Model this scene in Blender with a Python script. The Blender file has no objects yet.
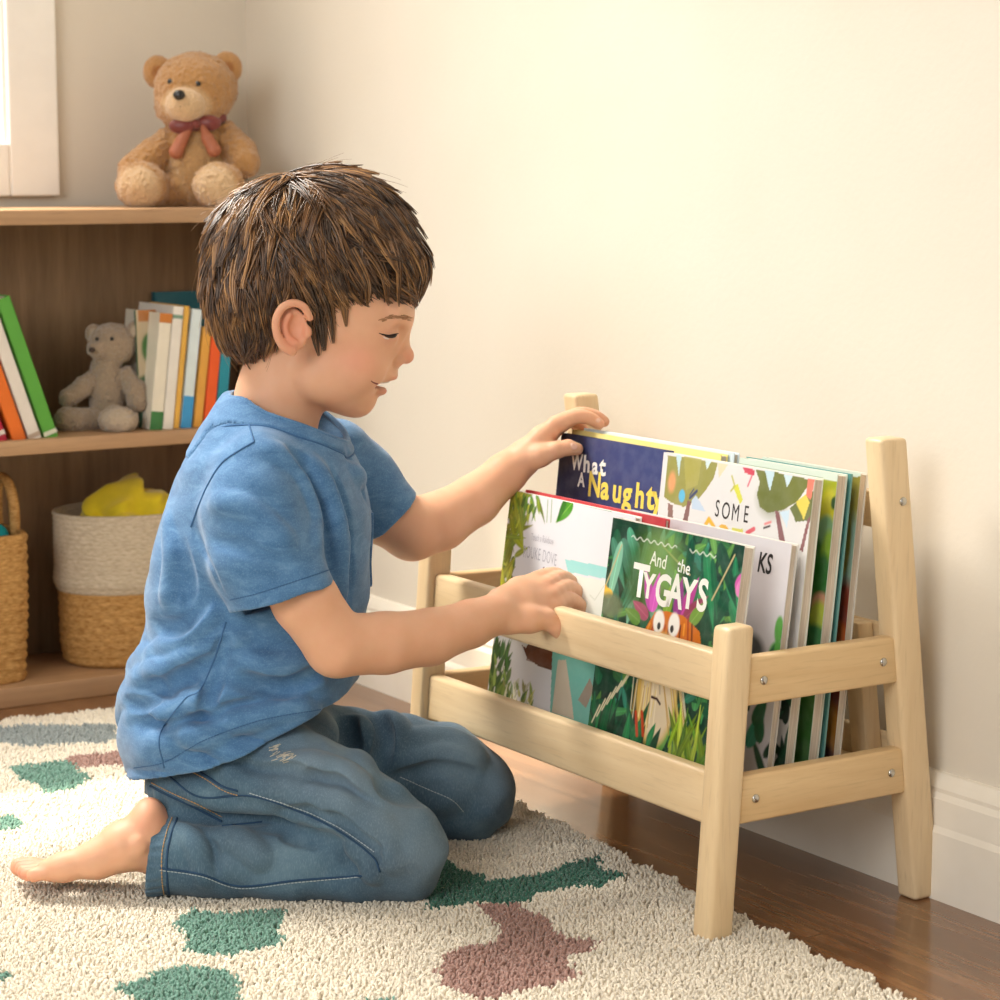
import bpy, bmesh, math, random
import numpy as np
from mathutils import Vector, Matrix, noise as mnoise
from mathutils.bvhtree import BVHTree

C = bpy.context.scene.collection
scn = bpy.context.scene

# ------------------------------------------------------------------ camera
FPX, CAMH, YAW, PITCH = 2350.0, 0.70, math.radians(32.966), math.radians(8.2325)
F0 = np.array([math.sin(YAW), math.cos(YAW), 0.0])          # horizontal forward
RT = np.array([math.cos(YAW), -math.sin(YAW), 0.0])         # to the right of the view
FW = F0 * math.cos(PITCH) - np.array([0, 0, math.sin(PITCH)])
UP = F0 * math.sin(PITCH) + np.array([0, 0, math.cos(PITCH)])
CAM = np.array([0, 0, CAMH])
cd = bpy.data.cameras.new('camera'); cam = bpy.data.objects.new('camera', cd); C.objects.link(cam)
M = Matrix.Identity(4)
for i in range(3):
    M[i][0], M[i][1], M[i][2], M[i][3] = RT[i], UP[i], -FW[i], CAM[i]
cam.matrix_world = M
cd.sensor_width = 36.0; cd.lens = FPX * 36.0 / 1000.0
cd.clip_start = 0.05
cd.dof.use_dof = True; cd.dof.focus_distance = 2.24; cd.dof.aperture_fstop = 10.0
scn.camera = cam

# ------------------------------------------------------------------ light and exposure
vs = scn.view_settings
vs.view_transform = 'Standard'; vs.look = 'None'; vs.exposure = 0.0; vs.gamma = 1.0; vs.use_curve_mapping = False
w = bpy.data.worlds.new('sky'); scn.world = w; w.use_nodes = True
bg = w.node_tree.nodes['Background']; bg.inputs[0].default_value = (1.0, 0.985, 0.955, 1)
# a soft overcast sky, brighter on the side the window looks out to (+Y)
wt = w.node_tree; tcw = wt.nodes.new('ShaderNodeTexCoord'); sepw = wt.nodes.new('ShaderNodeSeparateXYZ'); mrw = wt.nodes.new('ShaderNodeMapRange')
wt.links.new(tcw.outputs['Generated'], sepw.inputs[0]); wt.links.new(sepw.outputs['Y'], mrw.inputs['Value'])
for k_, v_ in (('From Min', 0.05), ('From Max', 0.45), ('To Min', 0.52), ('To Max', 1.5)): mrw.inputs[k_].default_value = v_
wt.links.new(mrw.outputs[0], bg.inputs[1])

def aim(o, d):
    o.rotation_euler = Vector(d).to_track_quat('-Z', 'Y').to_euler()
def area(name, loc, target, sx, sy, power, col, spread=180):
    l = bpy.data.lights.new(name, 'AREA'); l.shape = 'RECTANGLE'; l.size = sx; l.size_y = sy
    l.energy = power; l.color = col; l.spread = math.radians(spread)
    o = bpy.data.objects.new(name, l); C.objects.link(o); o.location = loc
    aim(o, Vector(target) - Vector(loc)); return o
SUN_DIR = Vector((0.55, -1.0, -1.5))
sl = bpy.data.lights.new('sun', 'SUN'); sl.energy = 8.0; sl.angle = math.radians(2.5); sl.color = (1.0, 0.88, 0.70)
so = bpy.data.objects.new('sun', sl); C.objects.link(so); aim(so, SUN_DIR); so.location = (-1, 4.5, 3)
area('window_light', (0.62, 2.97, 1.72), (0.92, 2.0, 0.35), 0.95, 0.6, 23, (1.0, 0.95, 0.87), 84)
area('left_fill_light', (-1.5, 0.5, 1.6), (1.35, 2.0, 0.45), 1.7, 1.3, 22.5, (1.0, 0.99, 0.97), 130)  # soft fill lamp added at the left to lift camera-facing surfaces

# ------------------------------------------------------------------ materials
def srgb(r, g, b):
    f = lambda c: (c / 12.92 if c <= 0.04045 else ((c + 0.055) / 1.055) ** 2.4)
    return (f(r / 255.0), f(g / 255.0), f(b / 255.0))
class NT:
    def __init__(s, name, rough=0.5, spec=0.5):
        s.m = bpy.data.materials.new(name); s.m.use_nodes = True
        s.t = s.m.node_tree; s.b = s.t.nodes['Principled BSDF']
        s.b.inputs['Roughness'].default_value = rough; s.b.inputs['Specular IOR Level'].default_value = spec
    def n(s, typ, **kw):
        nd = s.t.nodes.new(typ)
        for k, v in kw.items():
            if k.startswith('i_'):
                key = k[2:]; key = int(key) if key.isdigit() else key.replace('_', ' ')
                nd.inputs[key].default_value = v
            else: setattr(nd, k, v)
        return nd
    def l(s, a, b): s.t.links.new(a, b)
    def coords(s, scale=(1, 1, 1), rot=(0, 0, 0), kind='Object'):
        tc = s.n('ShaderNodeTexCoord'); mp = s.n('ShaderNodeMapping')
        mp.inputs['Scale'].default_value = scale; mp.inputs['Rotation'].default_value = rot
        s.l(tc.outputs[kind], mp.inputs[0]); return mp.outputs[0]
    def noise(s, co, scale, detail=4, rough=0.55, dist=0.0):
        nd = s.n('ShaderNodeTexNoise'); s.l(co, nd.inputs['Vector'])
        nd.inputs['Scale'].default_value = scale; nd.inputs['Detail'].default_value = detail
        nd.inputs['Roughness'].default_value = rough; nd.inputs['Distortion'].default_value = dist
        return nd.outputs['Fac']
    def ramp(s, fac, stops):
        nd = s.n('ShaderNodeValToRGB'); e = nd.color_ramp.elements
        while len(e) < len(stops): e.new(0.5)
        for k, (p, c) in enumerate(stops): e[k].position = p; e[k].color = (*c, 1)
        s.l(fac, nd.inputs[0]); return nd.outputs[0]
    def mix(s, a, b, fac, mode='MIX'):
        nd = s.n('ShaderNodeMix', data_type='RGBA', blend_type=mode)
        if hasattr(fac, 'is_output'): s.l(fac, nd.inputs[0])
        else: nd.inputs[0].default_value = fac
        for v, k in ((a, 6), (b, 7)):
            if hasattr(v, 'is_output'): s.l(v, nd.inputs[k])
            else: nd.inputs[k].default_value = (*v, 1)
        return nd.outputs[2]
    def col(s, v):
        if hasattr(v, 'is_output'): s.l(v, s.b.inputs['Base Color'])
        else: s.b.inputs['Base Color'].default_value = (*v, 1)
    def bump(s, h, strength=0.3, dist=0.002):
        nd = s.n('ShaderNodeBump'); nd.inputs['Strength'].default_value = strength; nd.inputs['Distance'].default_value = dist
        s.l(h, nd.inputs['Height']); s.l(nd.outputs[0], s.b.inputs['Normal'])
    def attr(s, name='Col'):
        nd = s.n('ShaderNodeAttribute'); nd.attribute_name = name; return nd.outputs['Color']

def plain(name, rgb, rough=0.5, spec=0.4, var=0.06, scale=30, metal=0.0, sheen=0.0):
    k = NT(name, rough, spec); co = k.coords()
    c = srgb(*rgb); lo = tuple(x * (1 - var) for x in c); hi = tuple(min(1, x * (1 + var)) for x in c)
    k.col(k.ramp(k.noise(co, scale), [(0.3, lo), (0.7, hi)])); k.b.inputs['Metallic'].default_value = metal
    k.b.inputs['Sheen Weight'].default_value = sheen
    return k.m
def vcol(name, rough=0.4, spec=0.4, sheen=0.0):
    k = NT(name, rough, spec); co = k.coords()
    k.col(k.mix(k.attr(), (0.9, 0.9, 0.9), k.ramp(k.noise(co, 60), [(0.4, (0, 0, 0)), (0.9, (0.08,) * 3)])))
    k.b.inputs['Sheen Weight'].default_value = sheen
    return k.m
def woodmat(name, a, b, axis=1, rough=0.35, scale=1.0, kind='Object', bump=0.05):
    k = NT(name, rough, 0.4)
    sc = [18 * scale] * 3; sc[axis] = 1.3 * scale
    co = k.coords(tuple(sc), kind=kind)
    n1 = k.noise(co, 3.0, 6, 0.6, 0.6)
    co2 = k.coords(tuple(x * 5 for x in sc), kind=kind); n2 = k.noise(co2, 4.0, 3, 0.5)
    base = k.ramp(n1, [(0.25, srgb(*a)), (0.75, srgb(*b))])
    k.col(k.mix(base, tuple(x * 0.8 for x in srgb(*a)), k.ramp(n2, [(0.55, (0, 0, 0)), (0.8, (0.5,) * 3)])))
    k.bump(n2, bump, 0.001)
    return k.m

# ------------------------------------------------------------------ object helpers
def link(name, me, mat=None, parent=None, smooth=True):
    o = bpy.data.objects.new(name, me); C.objects.link(o)
    if mat is not None:
        for m_ in (mat if isinstance(mat, (list, tuple)) else [mat]): me.materials.append(m_)
    if parent is not None: o.parent = parent
    if smooth:
        me.polygons.foreach_set('use_smooth', np.ones(len(me.polygons), bool))
    return o
def from_bm(name, bm, mat, parent=None, smooth=True):
    me = bpy.data.meshes.new(name); bm.normal_update(); bm.to_mesh(me); bm.free()
    return link(name, me, mat, parent, smooth)
def from_np(name, v, f, mat, parent=None, smooth=True, cols=None):
    """v (n,3), f (m,k) constant k; cols per vertex (n,3)"""
    v = np.asarray(v, np.float32); f = np.asarray(f, np.int32)
    me = bpy.data.meshes.new(name); k = f.shape[1]
    me.vertices.add(len(v)); me.vertices.foreach_set('co', v.ravel())
    me.loops.add(f.size); me.loops.foreach_set('vertex_index', f.ravel())
    me.polygons.add(len(f)); me.polygons.foreach_set('loop_start', np.arange(0, f.size, k, dtype=np.int32))
    me.update(calc_edges=True); me.validate()
    if cols is not None:
        a = me.color_attributes.new('Col', 'FLOAT_COLOR', 'POINT')
        c = np.ones((len(v), 4), np.float32); c[:, :3] = cols; a.data.foreach_set('color', c.ravel())
    return link(name, me, mat, parent, smooth)
def tag(o, label, cat=None, group=None, kind=None):
    if label: o['label'] = label
    if cat: o['category'] = cat
    if group: o['group'] = group
    if kind: o['kind'] = kind
    return o
def empty(name, loc, label, cat, group=None):
    o = bpy.data.objects.new(name, None); C.objects.link(o); o.location = loc; o.empty_display_size = 0.02
    return tag(o, label, cat, group)
def keep(o, parent):
    """parent a mesh built in world coordinates to an empty that is only moved (no rotation)"""
    o.parent = parent; o.matrix_parent_inverse = Matrix.Translation(-Vector(parent.location)); return o
def box_bm(lo, hi, bev=0.0, seg=2, bm=None, taper=None):
    b = bmesh.new()
    bmesh.ops.create_cube(b, size=1.0)
    lo = Vector(lo); hi = Vector(hi)
    for v in b.verts: v.co = Vector([lo[i] + (v.co[i] + 0.5) * (hi[i] - lo[i]) for i in range(3)])
    if bev > 0: bmesh.ops.bevel(b, geom=b.edges[:], offset=bev, segments=seg, profile=0.5, affect='EDGES')
    return b
def boxo(name, lo, hi, mat, parent=None, bev=0.0, seg=2, smooth=False):
    o = from_bm(name, box_bm(lo, hi, bev, seg), mat, parent, smooth or bev > 0)
    return o
def beam(name, a, b, wx, wy, mat, parent, bev=0.003, seg=3, yaw=0.0):
    """post between points a (bottom) and b (top), horizontal section wx*wy, ends cut level"""
    bm = box_bm((-wx / 2, -wy / 2, 0), (wx / 2, wy / 2, 1), 0)
    for v in bm.verts:
        t = v.co.z; p = Vector(a) * (1 - t) + Vector(b) * t
        v.co = Vector((p.x + v.co.x, p.y + v.co.y, p.z))
    if bev: bmesh.ops.bevel(bm, geom=bm.edges[:], offset=bev, segments=seg, profile=0.5, affect='EDGES')
    return from_bm(name, bm, mat, parent, True)
def tube_np(paths, radii, nside=6, caps=True):
    """list of (n,3) paths with per point radius -> v, f (quads; caps as degenerate quads)"""
    V, Fq, base = [], [], 0
    ang = np.linspace(0, 2 * np.pi, nside, endpoint=False)
    for P, r in zip(paths, radii):
        P = np.asarray(P, float); n = len(P); r = np.broadcast_to(np.asarray(r, float), (n,))
        T = np.gradient(P, axis=0); T /= np.linalg.norm(T, axis=1)[:, None] + 1e-12
        ref = np.array([0, 0, 1.0]) if abs(T[0][2]) < 0.9 else np.array([1.0, 0, 0])
        N = np.empty_like(P); nrm = np.cross(T[0], ref); nrm /= np.linalg.norm(nrm)
        for i in range(n):
            nrm = nrm - T[i] * (nrm @ T[i]); nrm /= np.linalg.norm(nrm) + 1e-12; N[i] = nrm
        B = np.cross(T, N)
        ring = P[:, None] + r[:, None, None] * (np.cos(ang)[None, :, None] * N[:, None] + np.sin(ang)[None, :, None] * B[:, None])
        V.append(ring.reshape(-1, 3))
        i = np.arange(n - 1)[:, None] * nside; j = np.arange(nside)[None]; j2 = (j + 1) % nside
        Fq.append((np.stack([i + j, i + j2, i + nside + j2, i + nside + j], -1)).reshape(-1, 4) + base)
        if caps:
            V.append(P[[0, -1]]); c0 = base + n * nside
            jj = np.arange(nside)
            for q in range(0, nside, 2):
                a, b_, c_ = base + q, base + (q + 1) % nside, base + (q + 2) % nside
                Fq.append(np.array([[c0, c_, b_, a]]))
                e = base + (n - 1) * nside
                Fq.append(np.array([[c0 + 1, e + q, e + (q + 1) % nside, e + (q + 2) % nside]]))
            base += 2
        base += n * nside
    return np.concatenate(V), np.concatenate(Fq)
def tubes(name, paths, radii, mat, parent=None, nside=6, cols=None):
    v, f = tube_np(paths, radii, nside)
    return from_np(name, v, f, mat, parent, True, cols)
def smooth_path(pts, n=24):
    """Catmull-Rom through points"""
    P = np.asarray(pts, float); P = np.vstack([2 * P[0] - P[1], P, 2 * P[-1] - P[-2]])
    m = len(P) - 3; out = []
    for t in np.linspace(0, m, n):
        i = min(int(t), m - 1); u = t - i; a, b, c, d = P[i:i + 4]
        out.append(0.5 * ((2 * b) + (-a + c) * u + (2 * a - 5 * b + 4 * c - d) * u * u + (-a + 3 * b - 3 * c + d) * u ** 3))
    return np.array(out)

def ray(px, py): return FW + RT * (px - 500) / FPX + UP * (500 - py) / FPX
def P(px, py, d):
    """the point that stands d metres in front of the camera (horizontally) and is seen at px, py"""
    r = ray(px, py); return CAM + r * (d / (r @ F0))
def on_z(px, py, z=0.0):
    r = ray(px, py); return CAM + r * ((z - CAMH) / r[2])
def on_x(px, py, x):
    r = ray(px, py); return CAM + r * (x / r[0])
def on_y(px, py, y):
    r = ray(px, py); return CAM + r * (y / r[1])
# ------------------------------------------------------------------ blended bodies (signed distance field -> mesh)
class Field:
    def __init__(s, lo, hi, h):
        s.lo = np.asarray(lo, float); s.h = h
        s.n = np.ceil((np.asarray(hi, float) - s.lo) / h).astype(int) + 1
        s.ax = [(s.lo[i] + h * np.arange(s.n[i])).astype(np.float32) for i in range(3)]
        s.d = np.full(s.n, 0.05, np.float32)
    def sl(s, lo, hi):
        a = np.clip(np.floor((lo - s.lo) / s.h).astype(int), 0, s.n); b = np.clip(np.ceil((hi - s.lo) / s.h).astype(int) + 1, 0, s.n)
        return tuple(slice(a[i], b[i]) for i in range(3))
    def grid(s, sl):
        return s.ax[0][sl[0]][:, None, None], s.ax[1][sl[1]][None, :, None], s.ax[2][sl[2]][None, None, :]
    def comb(s, sl, d, k, op):
        a = s.d[sl]
        if a.size == 0: return
        if op == 'sub': a, d = -a, d
        if k <= 0: r = np.minimum(a, d)
        else:
            hh = np.clip(0.5 + 0.5 * (a - d) / k, 0, 1); r = a * (1 - hh) + d * hh - k * hh * (1 - hh)
        s.d[sl] = -r if op == 'sub' else r
    def cone(s, p1, r1, p2, r2, k=0.01, op='add'):
        p1 = np.asarray(p1, float); p2 = np.asarray(p2, float); m = 0.012 + 2 * k; rm = max(r1, r2)
        sl = s.sl(np.minimum(p1, p2) - rm - m, np.maximum(p1, p2) + rm + m); X, Y, Z = s.grid(sl)
        v = p2 - p1; L2 = v @ v + 1e-12
        dx, dy, dz = X - np.float32(p1[0]), Y - np.float32(p1[1]), Z - np.float32(p1[2])
        t = np.clip((dx * v[0] + dy * v[1] + dz * v[2]) / L2, 0, 1).astype(np.float32)
        d = np.sqrt((dx - t * np.float32(v[0])) ** 2 + (dy - t * np.float32(v[1])) ** 2 + (dz - t * np.float32(v[2])) ** 2) - (r1 + (r2 - r1) * t)
        s.comb(sl, d.astype(np.float32), k, op)
    def chain(s, pts, rs, k=0.006, op='add'):
        for i in range(len(pts) - 1): s.cone(pts[i], rs[i], pts[i + 1], rs[i + 1], k, op)
    def ell(s, c, r, k=0.01, op='add', rot=None):
        c = np.asarray(c, float); r = np.asarray(r, float); m = 0.012 + 2 * k
        R = np.eye(3) if rot is None else np.asarray(rot)             # columns: local axes
        ext = np.sqrt(((R * r[None]) ** 2).sum(1)) + m
        sl = s.sl(c - ext, c + ext); X, Y, Z = s.grid(sl)
        dx, dy, dz = X - np.float32(c[0]), Y - np.float32(c[1]), Z - np.float32(c[2])
        q = [(dx * np.float32(R[0, i]) + dy * np.float32(R[1, i]) + dz * np.float32(R[2, i])) for i in range(3)]
        k0 = np.sqrt(sum((q[i] / np.float32(r[i])) ** 2 for i in range(3))); k1 = np.sqrt(sum((q[i] / np.float32(r[i] ** 2)) ** 2 for i in range(3))) + 1e-6
        s.comb(sl, (k0 * (k0 - 1) / k1).astype(np.float32), k, op)
    def loft(s, zs, cu, hu, cw, hw, k=0.01, op='add', ex=2.3):
        """stack of super-elliptic sections along axis 2 (zs ascending)"""
        zs = np.asarray(zs, float); m = 0.012 + 2 * k
        lo = np.array([min(np.array(cu) - hu), min(np.array(cw) - hw), zs[0]]) - m; hi = np.array([max(np.array(cu) + hu), max(np.array(cw) + hw), zs[-1]]) + m
        sl = s.sl(lo, hi); X, Y, Z = s.grid(sl); zz = Z.ravel()
        f = lambda a: np.interp(zz, zs, a).astype(np.float32)[None, None, :]
        a, b = f(hu), f(hw)
        q = (np.abs((X - f(cu)) / a) ** ex + np.abs((Y - f(cw)) / b) ** ex) ** (1 / ex)
        d = (q - 1) * np.minimum(a, b); d = np.maximum(d, np.maximum(np.float32(zs[0]) - Z, Z - np.float32(zs[-1])))
        s.comb(sl, d.astype(np.float32), k, op)
    def half(s, p, n):
        """keep only the side the normal points away from"""
        n = np.asarray(n, float); n = n / np.linalg.norm(n); X, Y, Z = s.grid((slice(None),) * 3)
        np.maximum(s.d, ((X - p[0]) * n[0] + (Y - p[1]) * n[1] + (Z - p[2]) * n[2]).astype(np.float32), out=s.d)
    def copy(s):
        o = Field.__new__(Field); o.lo, o.h, o.n, o.ax = s.lo, s.h, s.n, s.ax; o.d = s.d.copy(); return o
    def blur(s, n=1):
        for _ in range(n):
            for ax in range(3):
                d = s.d; a = np.roll(d, 1, ax); b = np.roll(d, -1, ax); s.d = (a + 2 * d + b) / 4
    def mesh(s):
        """naive surface nets"""
        d = s.d; h = s.h
        d = d.copy()
        d[0], d[-1] = 0.05, 0.05; d[:, 0], d[:, -1] = 0.05, 0.05; d[:, :, 0], d[:, :, -1] = 0.05, 0.05
        ins = d < 0
        nx, ny, nz = d.shape
        c = ins[:-1, :-1, :-1].astype(np.int8)
        for o in ((1, 0, 0), (0, 1, 0), (0, 0, 1), (1, 1, 0), (1, 0, 1), (0, 1, 1), (1, 1, 1)):
            c += ins[o[0]:nx - 1 + o[0], o[1]:ny - 1 + o[1], o[2]:nz - 1 + o[2]]
        act = np.argwhere((c > 0) & (c < 8)); del c
        idx = np.full((nx - 1, ny - 1, nz - 1), -1, np.int32); idx[act[:, 0], act[:, 1], act[:, 2]] = np.arange(len(act))
        corners = [(i, j, k_) for i in (0, 1) for j in (0, 1) for k_ in (0, 1)]
        val = {o: d[act[:, 0] + o[0], act[:, 1] + o[1], act[:, 2] + o[2]] for o in corners}
        acc = np.zeros((len(act), 3)); cnt = np.zeros(len(act))
        for o in corners:
            for ax in range(3):
                if o[ax]: continue
                p = list(o); p[ax] = 1; p = tuple(p); a, b = val[o], val[p]; m = (a < 0) != (b < 0)
                t = np.where(m, a / np.where(m, a - b, 1), 0)
                for q in range(3): acc[:, q] += np.where(m, (o[q] if q != ax else t), 0)
                cnt += m
        v = s.lo + h * (act + acc / cnt[:, None])
        F_ = []
        for ax in range(3):
            u_, w_ = (ax + 1) % 3, (ax + 2) % 3
            sa = [slice(None)] * 3; sb = [slice(None)] * 3; sa[ax] = slice(0, -1); sb[ax] = slice(1, None)
            for q in (u_, w_): sa[q] = slice(1, -1); sb[q] = slice(1, -1)
            A, B = ins[tuple(sa)], ins[tuple(sb)]
            e = np.argwhere(A != B); flip = A[e[:, 0], e[:, 1], e[:, 2]]
            e[:, u_] += 1; e[:, w_] += 1
            def g(du, dw):
                t = e.copy(); t[:, u_] += du; t[:, w_] += dw; return idx[t[:, 0], t[:, 1], t[:, 2]]
            qd = np.stack([g(-1, -1), g(0, -1), g(0, 0), g(-1, 0)], -1)
            qd[~flip] = qd[~flip][:, ::-1]; F_.append(qd)
        return v, np.concatenate(F_)
# local axes for things seen by the camera: u to the right, w away, z up
LB = np.stack([RT, F0, np.array([0, 0, 1.0])], 1)                    # columns
def tow(v): return np.asarray(v) @ LB.T                              # local -> world
def tol(v): return np.asarray(v) @ LB                                # world -> local
def Q(px, py, d): return tol(P(px, py, d))                          # pixel at a distance -> local point
def sdf_obj(name, fld, mat, parent=None, cols=None):
    v, f = fld.mesh(); o = from_np(name, tow(v), f, mat, None, True, cols(v) if cols else None)
    if parent is not None: keep(o, parent)
    return o
# ------------------------------------------------------------------ the room
XW, YB, HT = 1.545, 3.045, 2.5
k = NT('painted_wall', 0.75, 0.25); co = k.coords((1, 1, 1))
k.col(k.ramp(k.noise(co, 3, 3), [(0.3, srgb(224, 215, 199)), (0.7, srgb(229, 221, 207))])); k.bump(k.noise(co, 140, 3), 0.12, 0.002); WALL = k.m
k = NT('trim_paint', 0.35, 0.4); co = k.coords()
k.col(k.ramp(k.noise(co, 20, 2), [(0.3, srgb(240, 232, 216)), (0.7, srgb(245, 238, 224))])); TRIM = k.m
# oak planks running along the right wall (world Y)
k = NT('plank_floor', 0.28, 0.5); co = k.coords((1, 1, 1))
br = k.n('ShaderNodeTexBrick', offset=0.37, squash=1.0); mp = k.n('ShaderNodeMapping'); mp.inputs['Rotation'].default_value = (0, 0, math.pi / 2)
k.l(co, mp.inputs[0]); k.l(mp.outputs[0], br.inputs['Vector'])
for nm, v in (('Scale', 1.0), ('Mortar Size', 0.0012), ('Mortar Smooth', 0.2), ('Bias', 0.0), ('Brick Width', 1.15), ('Row Height', 0.125)): br.inputs[nm].default_value = v
br.inputs['Color1'].default_value = (0.25, 0.25, 0.25, 1); br.inputs['Color2'].default_value = (0.8, 0.8, 0.8, 1); br.inputs['Mortar'].default_value = (0, 0, 0, 1)
cg = k.coords((16, 1.1, 1)); g = k.noise(cg, 2.6, 7, 0.62, 1.2); cg2 = k.coords((90, 4, 1)); g2 = k.noise(cg2, 3, 4, 0.6)
base = k.ramp(g, [(0.28, srgb(90, 58, 34)), (0.5, srgb(130, 88, 54)), (0.75, srgb(164, 118, 78))])
base = k.mix(base, srgb(70, 44, 26), k.ramp(g2, [(0.5, (0, 0, 0)), (0.75, (0.55,) * 3)]))
base = k.mix(base, (0.55, 0.5, 0.45), k.ramp(br.outputs['Color'], [(0.2, (0.9,) * 3), (0.25, (0.25,) * 3), (0.8, (0.0,) * 3)]), 'MULTIPLY')
k.col(base); k.bump(g2, 0.06, 0.001); k.b.inputs['Coat Weight'].default_value = 0.5; k.b.inputs['Coat Roughness'].default_value = 0.12
k.l(k.ramp(g, [(0.3, (0.26,) * 3), (0.7, (0.16,) * 3)]), k.b.inputs['Roughness']); FLOOR = k.m

def struct(o): o['kind'] = 'structure'; return o
struct(boxo('floor', (-2.6, -0.8, -0.05), (XW + 0.1, YB + 0.1, 0), FLOOR))
struct(boxo('wall_right', (XW, -0.8, 0), (XW + 0.1, YB + 0.1, HT), WALL))
struct(boxo('ceiling', (-2.6, -0.8, HT), (XW + 0.1, YB + 0.1, HT + 0.05), plain('ceiling_paint', (244, 241, 234), 0.8, 0.2, 0.02)))
# back wall with the window opening (its right jamb is in the picture)
WX1, WZ0, WZ1, WX0 = 1.185, 0.712, 1.75, 0.15
bm = bmesh.new()
for lo, hi in (((WX1, YB, 0), (XW, YB + 0.1, HT)), ((-2.6, YB, 0), (WX0, YB + 0.1, HT)),
               ((WX0, YB, 0), (WX1, YB + 0.1, WZ0)), ((WX0, YB, WZ1), (WX1, YB + 0.1, HT))):
    b2 = box_bm(lo, hi); me_ = bpy.data.meshes.new('t'); b2.to_mesh(me_); b2.free(); bm.from_mesh(me_); bpy.data.meshes.remove(me_)
struct(from_bm('wall_back', bm, WALL, smooth=False))
# baseboards: moulded profile swept along the wall
def baseboard(name, pts, axis):
    prof = [(0, 0), (0.016, 0), (0.016, 0.066), (0.013, 0.072), (0.013, 0.098), (0.010, 0.104), (0.0105, 0.108), (0.008, 0.114), (0.004, 0.121), (0, 0.122)]
    a, b = pts; V = []; n = len(prof)
    for e in (a, b):
        for (d, z) in prof:
            V.append((XW - d, e, z) if axis == 'y' else (e, YB - d, z))
    bm = bmesh.new(); vs_ = [bm.verts.new(v) for v in V]
    for i in range(n - 1): bm.faces.new((vs_[i], vs_[i + 1], vs_[n + i + 1], vs_[n + i]))
    bm.faces.new(vs_[:n]); bm.faces.new(vs_[n:][::-1]); bmesh.ops.recalc_face_normals(bm, faces=bm.faces[:])
    return struct(from_bm(name, bm, TRIM, smooth=False))
baseboard('baseboard_right', (-0.8, YB), 'y')
baseboard('baseboard_back', (-2.6, XW - 0.02), 'x')
# window: casing, sash, sill and glass
WINF = plain('window_paint', (248, 245, 238), 0.35, 0.4, 0.02)
wn = struct(boxo('window_1', (WX0, YB + 0.045, WZ0), (WX1, YB + 0.05, WZ1), None))
k = NT('window_glass', 0.05, 0.5); tr = k.n('ShaderNodeBsdfTransparent'); gl = k.n('ShaderNodeBsdfGlossy'); gl.inputs['Roughness'].default_value = 0.03; mx = k.n('ShaderNodeMixShader')
k.l(k.ramp(k.noise(k.coords(), 4), [(0.0, (0.04,) * 3), (1.0, (0.06,) * 3)]), mx.inputs[0]); k.l(tr.outputs[0], mx.inputs[1]); k.l(gl.outputs[0], mx.inputs[2]); k.l(mx.outputs[0], k.t.nodes['Material Output'].inputs[0])
wn.data.materials.append(k.m)
CW = on_y(53, 100, YB)[0] - WX1
def frame_ring(name, x0, x1, z0, z1, wd, y0, y1, mat, bev):
    bm = bmesh.new()
    for lo, hi in (((x0, y0, z0), (x0 + wd, y1, z1)), ((x1 - wd, y0, z0), (x1, y1, z1)), ((x0 + wd, y0, z0), (x1 - wd, y1, z0 + wd)), ((x0 + wd, y0, z1 - wd), (x1 - wd, y1, z1))):
        b2 = box_bm(lo, hi, bev, 2); me_ = bpy.data.meshes.new('t'); b2.to_mesh(me_); b2.free(); bm.from_mesh(me_); bpy.data.meshes.remove(me_)
    o = from_bm(name, bm, mat, None, smooth=False); keep(o, wn); return o
frame_ring('window_casing', WX0 - CW + 0.02, WX1 + CW, on_y(30, 196, YB)[2], WZ1 + CW, CW + 0.004, YB - 0.018, YB + 0.002, WINF, 0.003)
frame_ring('window_frame', WX0 - 0.002, WX1 + 0.002, WZ0 - 0.002, WZ1, 0.011, YB - 0.008, YB + 0.06, WINF, 0.003)
o = boxo('unseen_sun_blocker', (WX0 + 0.005, YB + 0.012, 1.31), (WX1 - 0.005, YB + 0.016, WZ1 - 0.01), plain('sun_blocker_cloth', (238, 230, 214), 0.9, 0.1), None); keep(o, wn)  # panel added out of view to keep sun out of the upper window
# ------------------------------------------------------------------ bookshelf against the back wall
SHW = woodmat('shelf_board_wood', (164, 128, 95), (188, 152, 115), 0, 0.45)
SHB = woodmat('shelf_back_wood', (112, 86, 60), (148, 118, 86), 2, 0.5, 0.8)
SHD = woodmat('shelf_inner_wood', (122, 92, 64), (150, 116, 84), 2, 0.5, 0.8)
YF, YR = 2.83, 3.026
SX0, SX1 = 0.42, 1.525
zt = on_y(100, 209, YF)[2]; zm = on_y(90, 436, YF)[2]
shelf = empty('bookshelf', ((SX0 + SX1) / 2, (YF + YR) / 2, 0), 'low light-wood bookshelf with a dark walnut back, along the back wall under the window', 'bookshelf')
SH = {}
for nm, lo, hi, mt in (('back_panel', (SX0, YR - 0.012, 0.02), (SX1, YR, zt - 0.019), SHB),
                       ('side_panel', (SX0, YF + 0.004, 0.0), (SX0 + 0.018, YR - 0.012, zt - 0.019), SHD),
                       ('side_panel', (SX1 - 0.018, YF + 0.004, 0.0), (SX1, YR - 0.012, zt - 0.019), SHD),
                       ('top_board', (SX0 - 0.01, YF - 0.006, zt - 0.019), (SX1 + 0.012, YR, zt), SHW),
                       ('shelf_board', (SX0 + 0.018, YF, zm - 0.019), (SX1 - 0.018, YR - 0.012, zm), SHW),
                       ('bottom_board', (SX0 + 0.018, YF, 0.0), (SX1 - 0.018, YR - 0.012, 0.026), SHW)):
    keep(boxo(nm, lo, hi, mt, None, 0.0015), shelf)
ZB = 0.026

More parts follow.
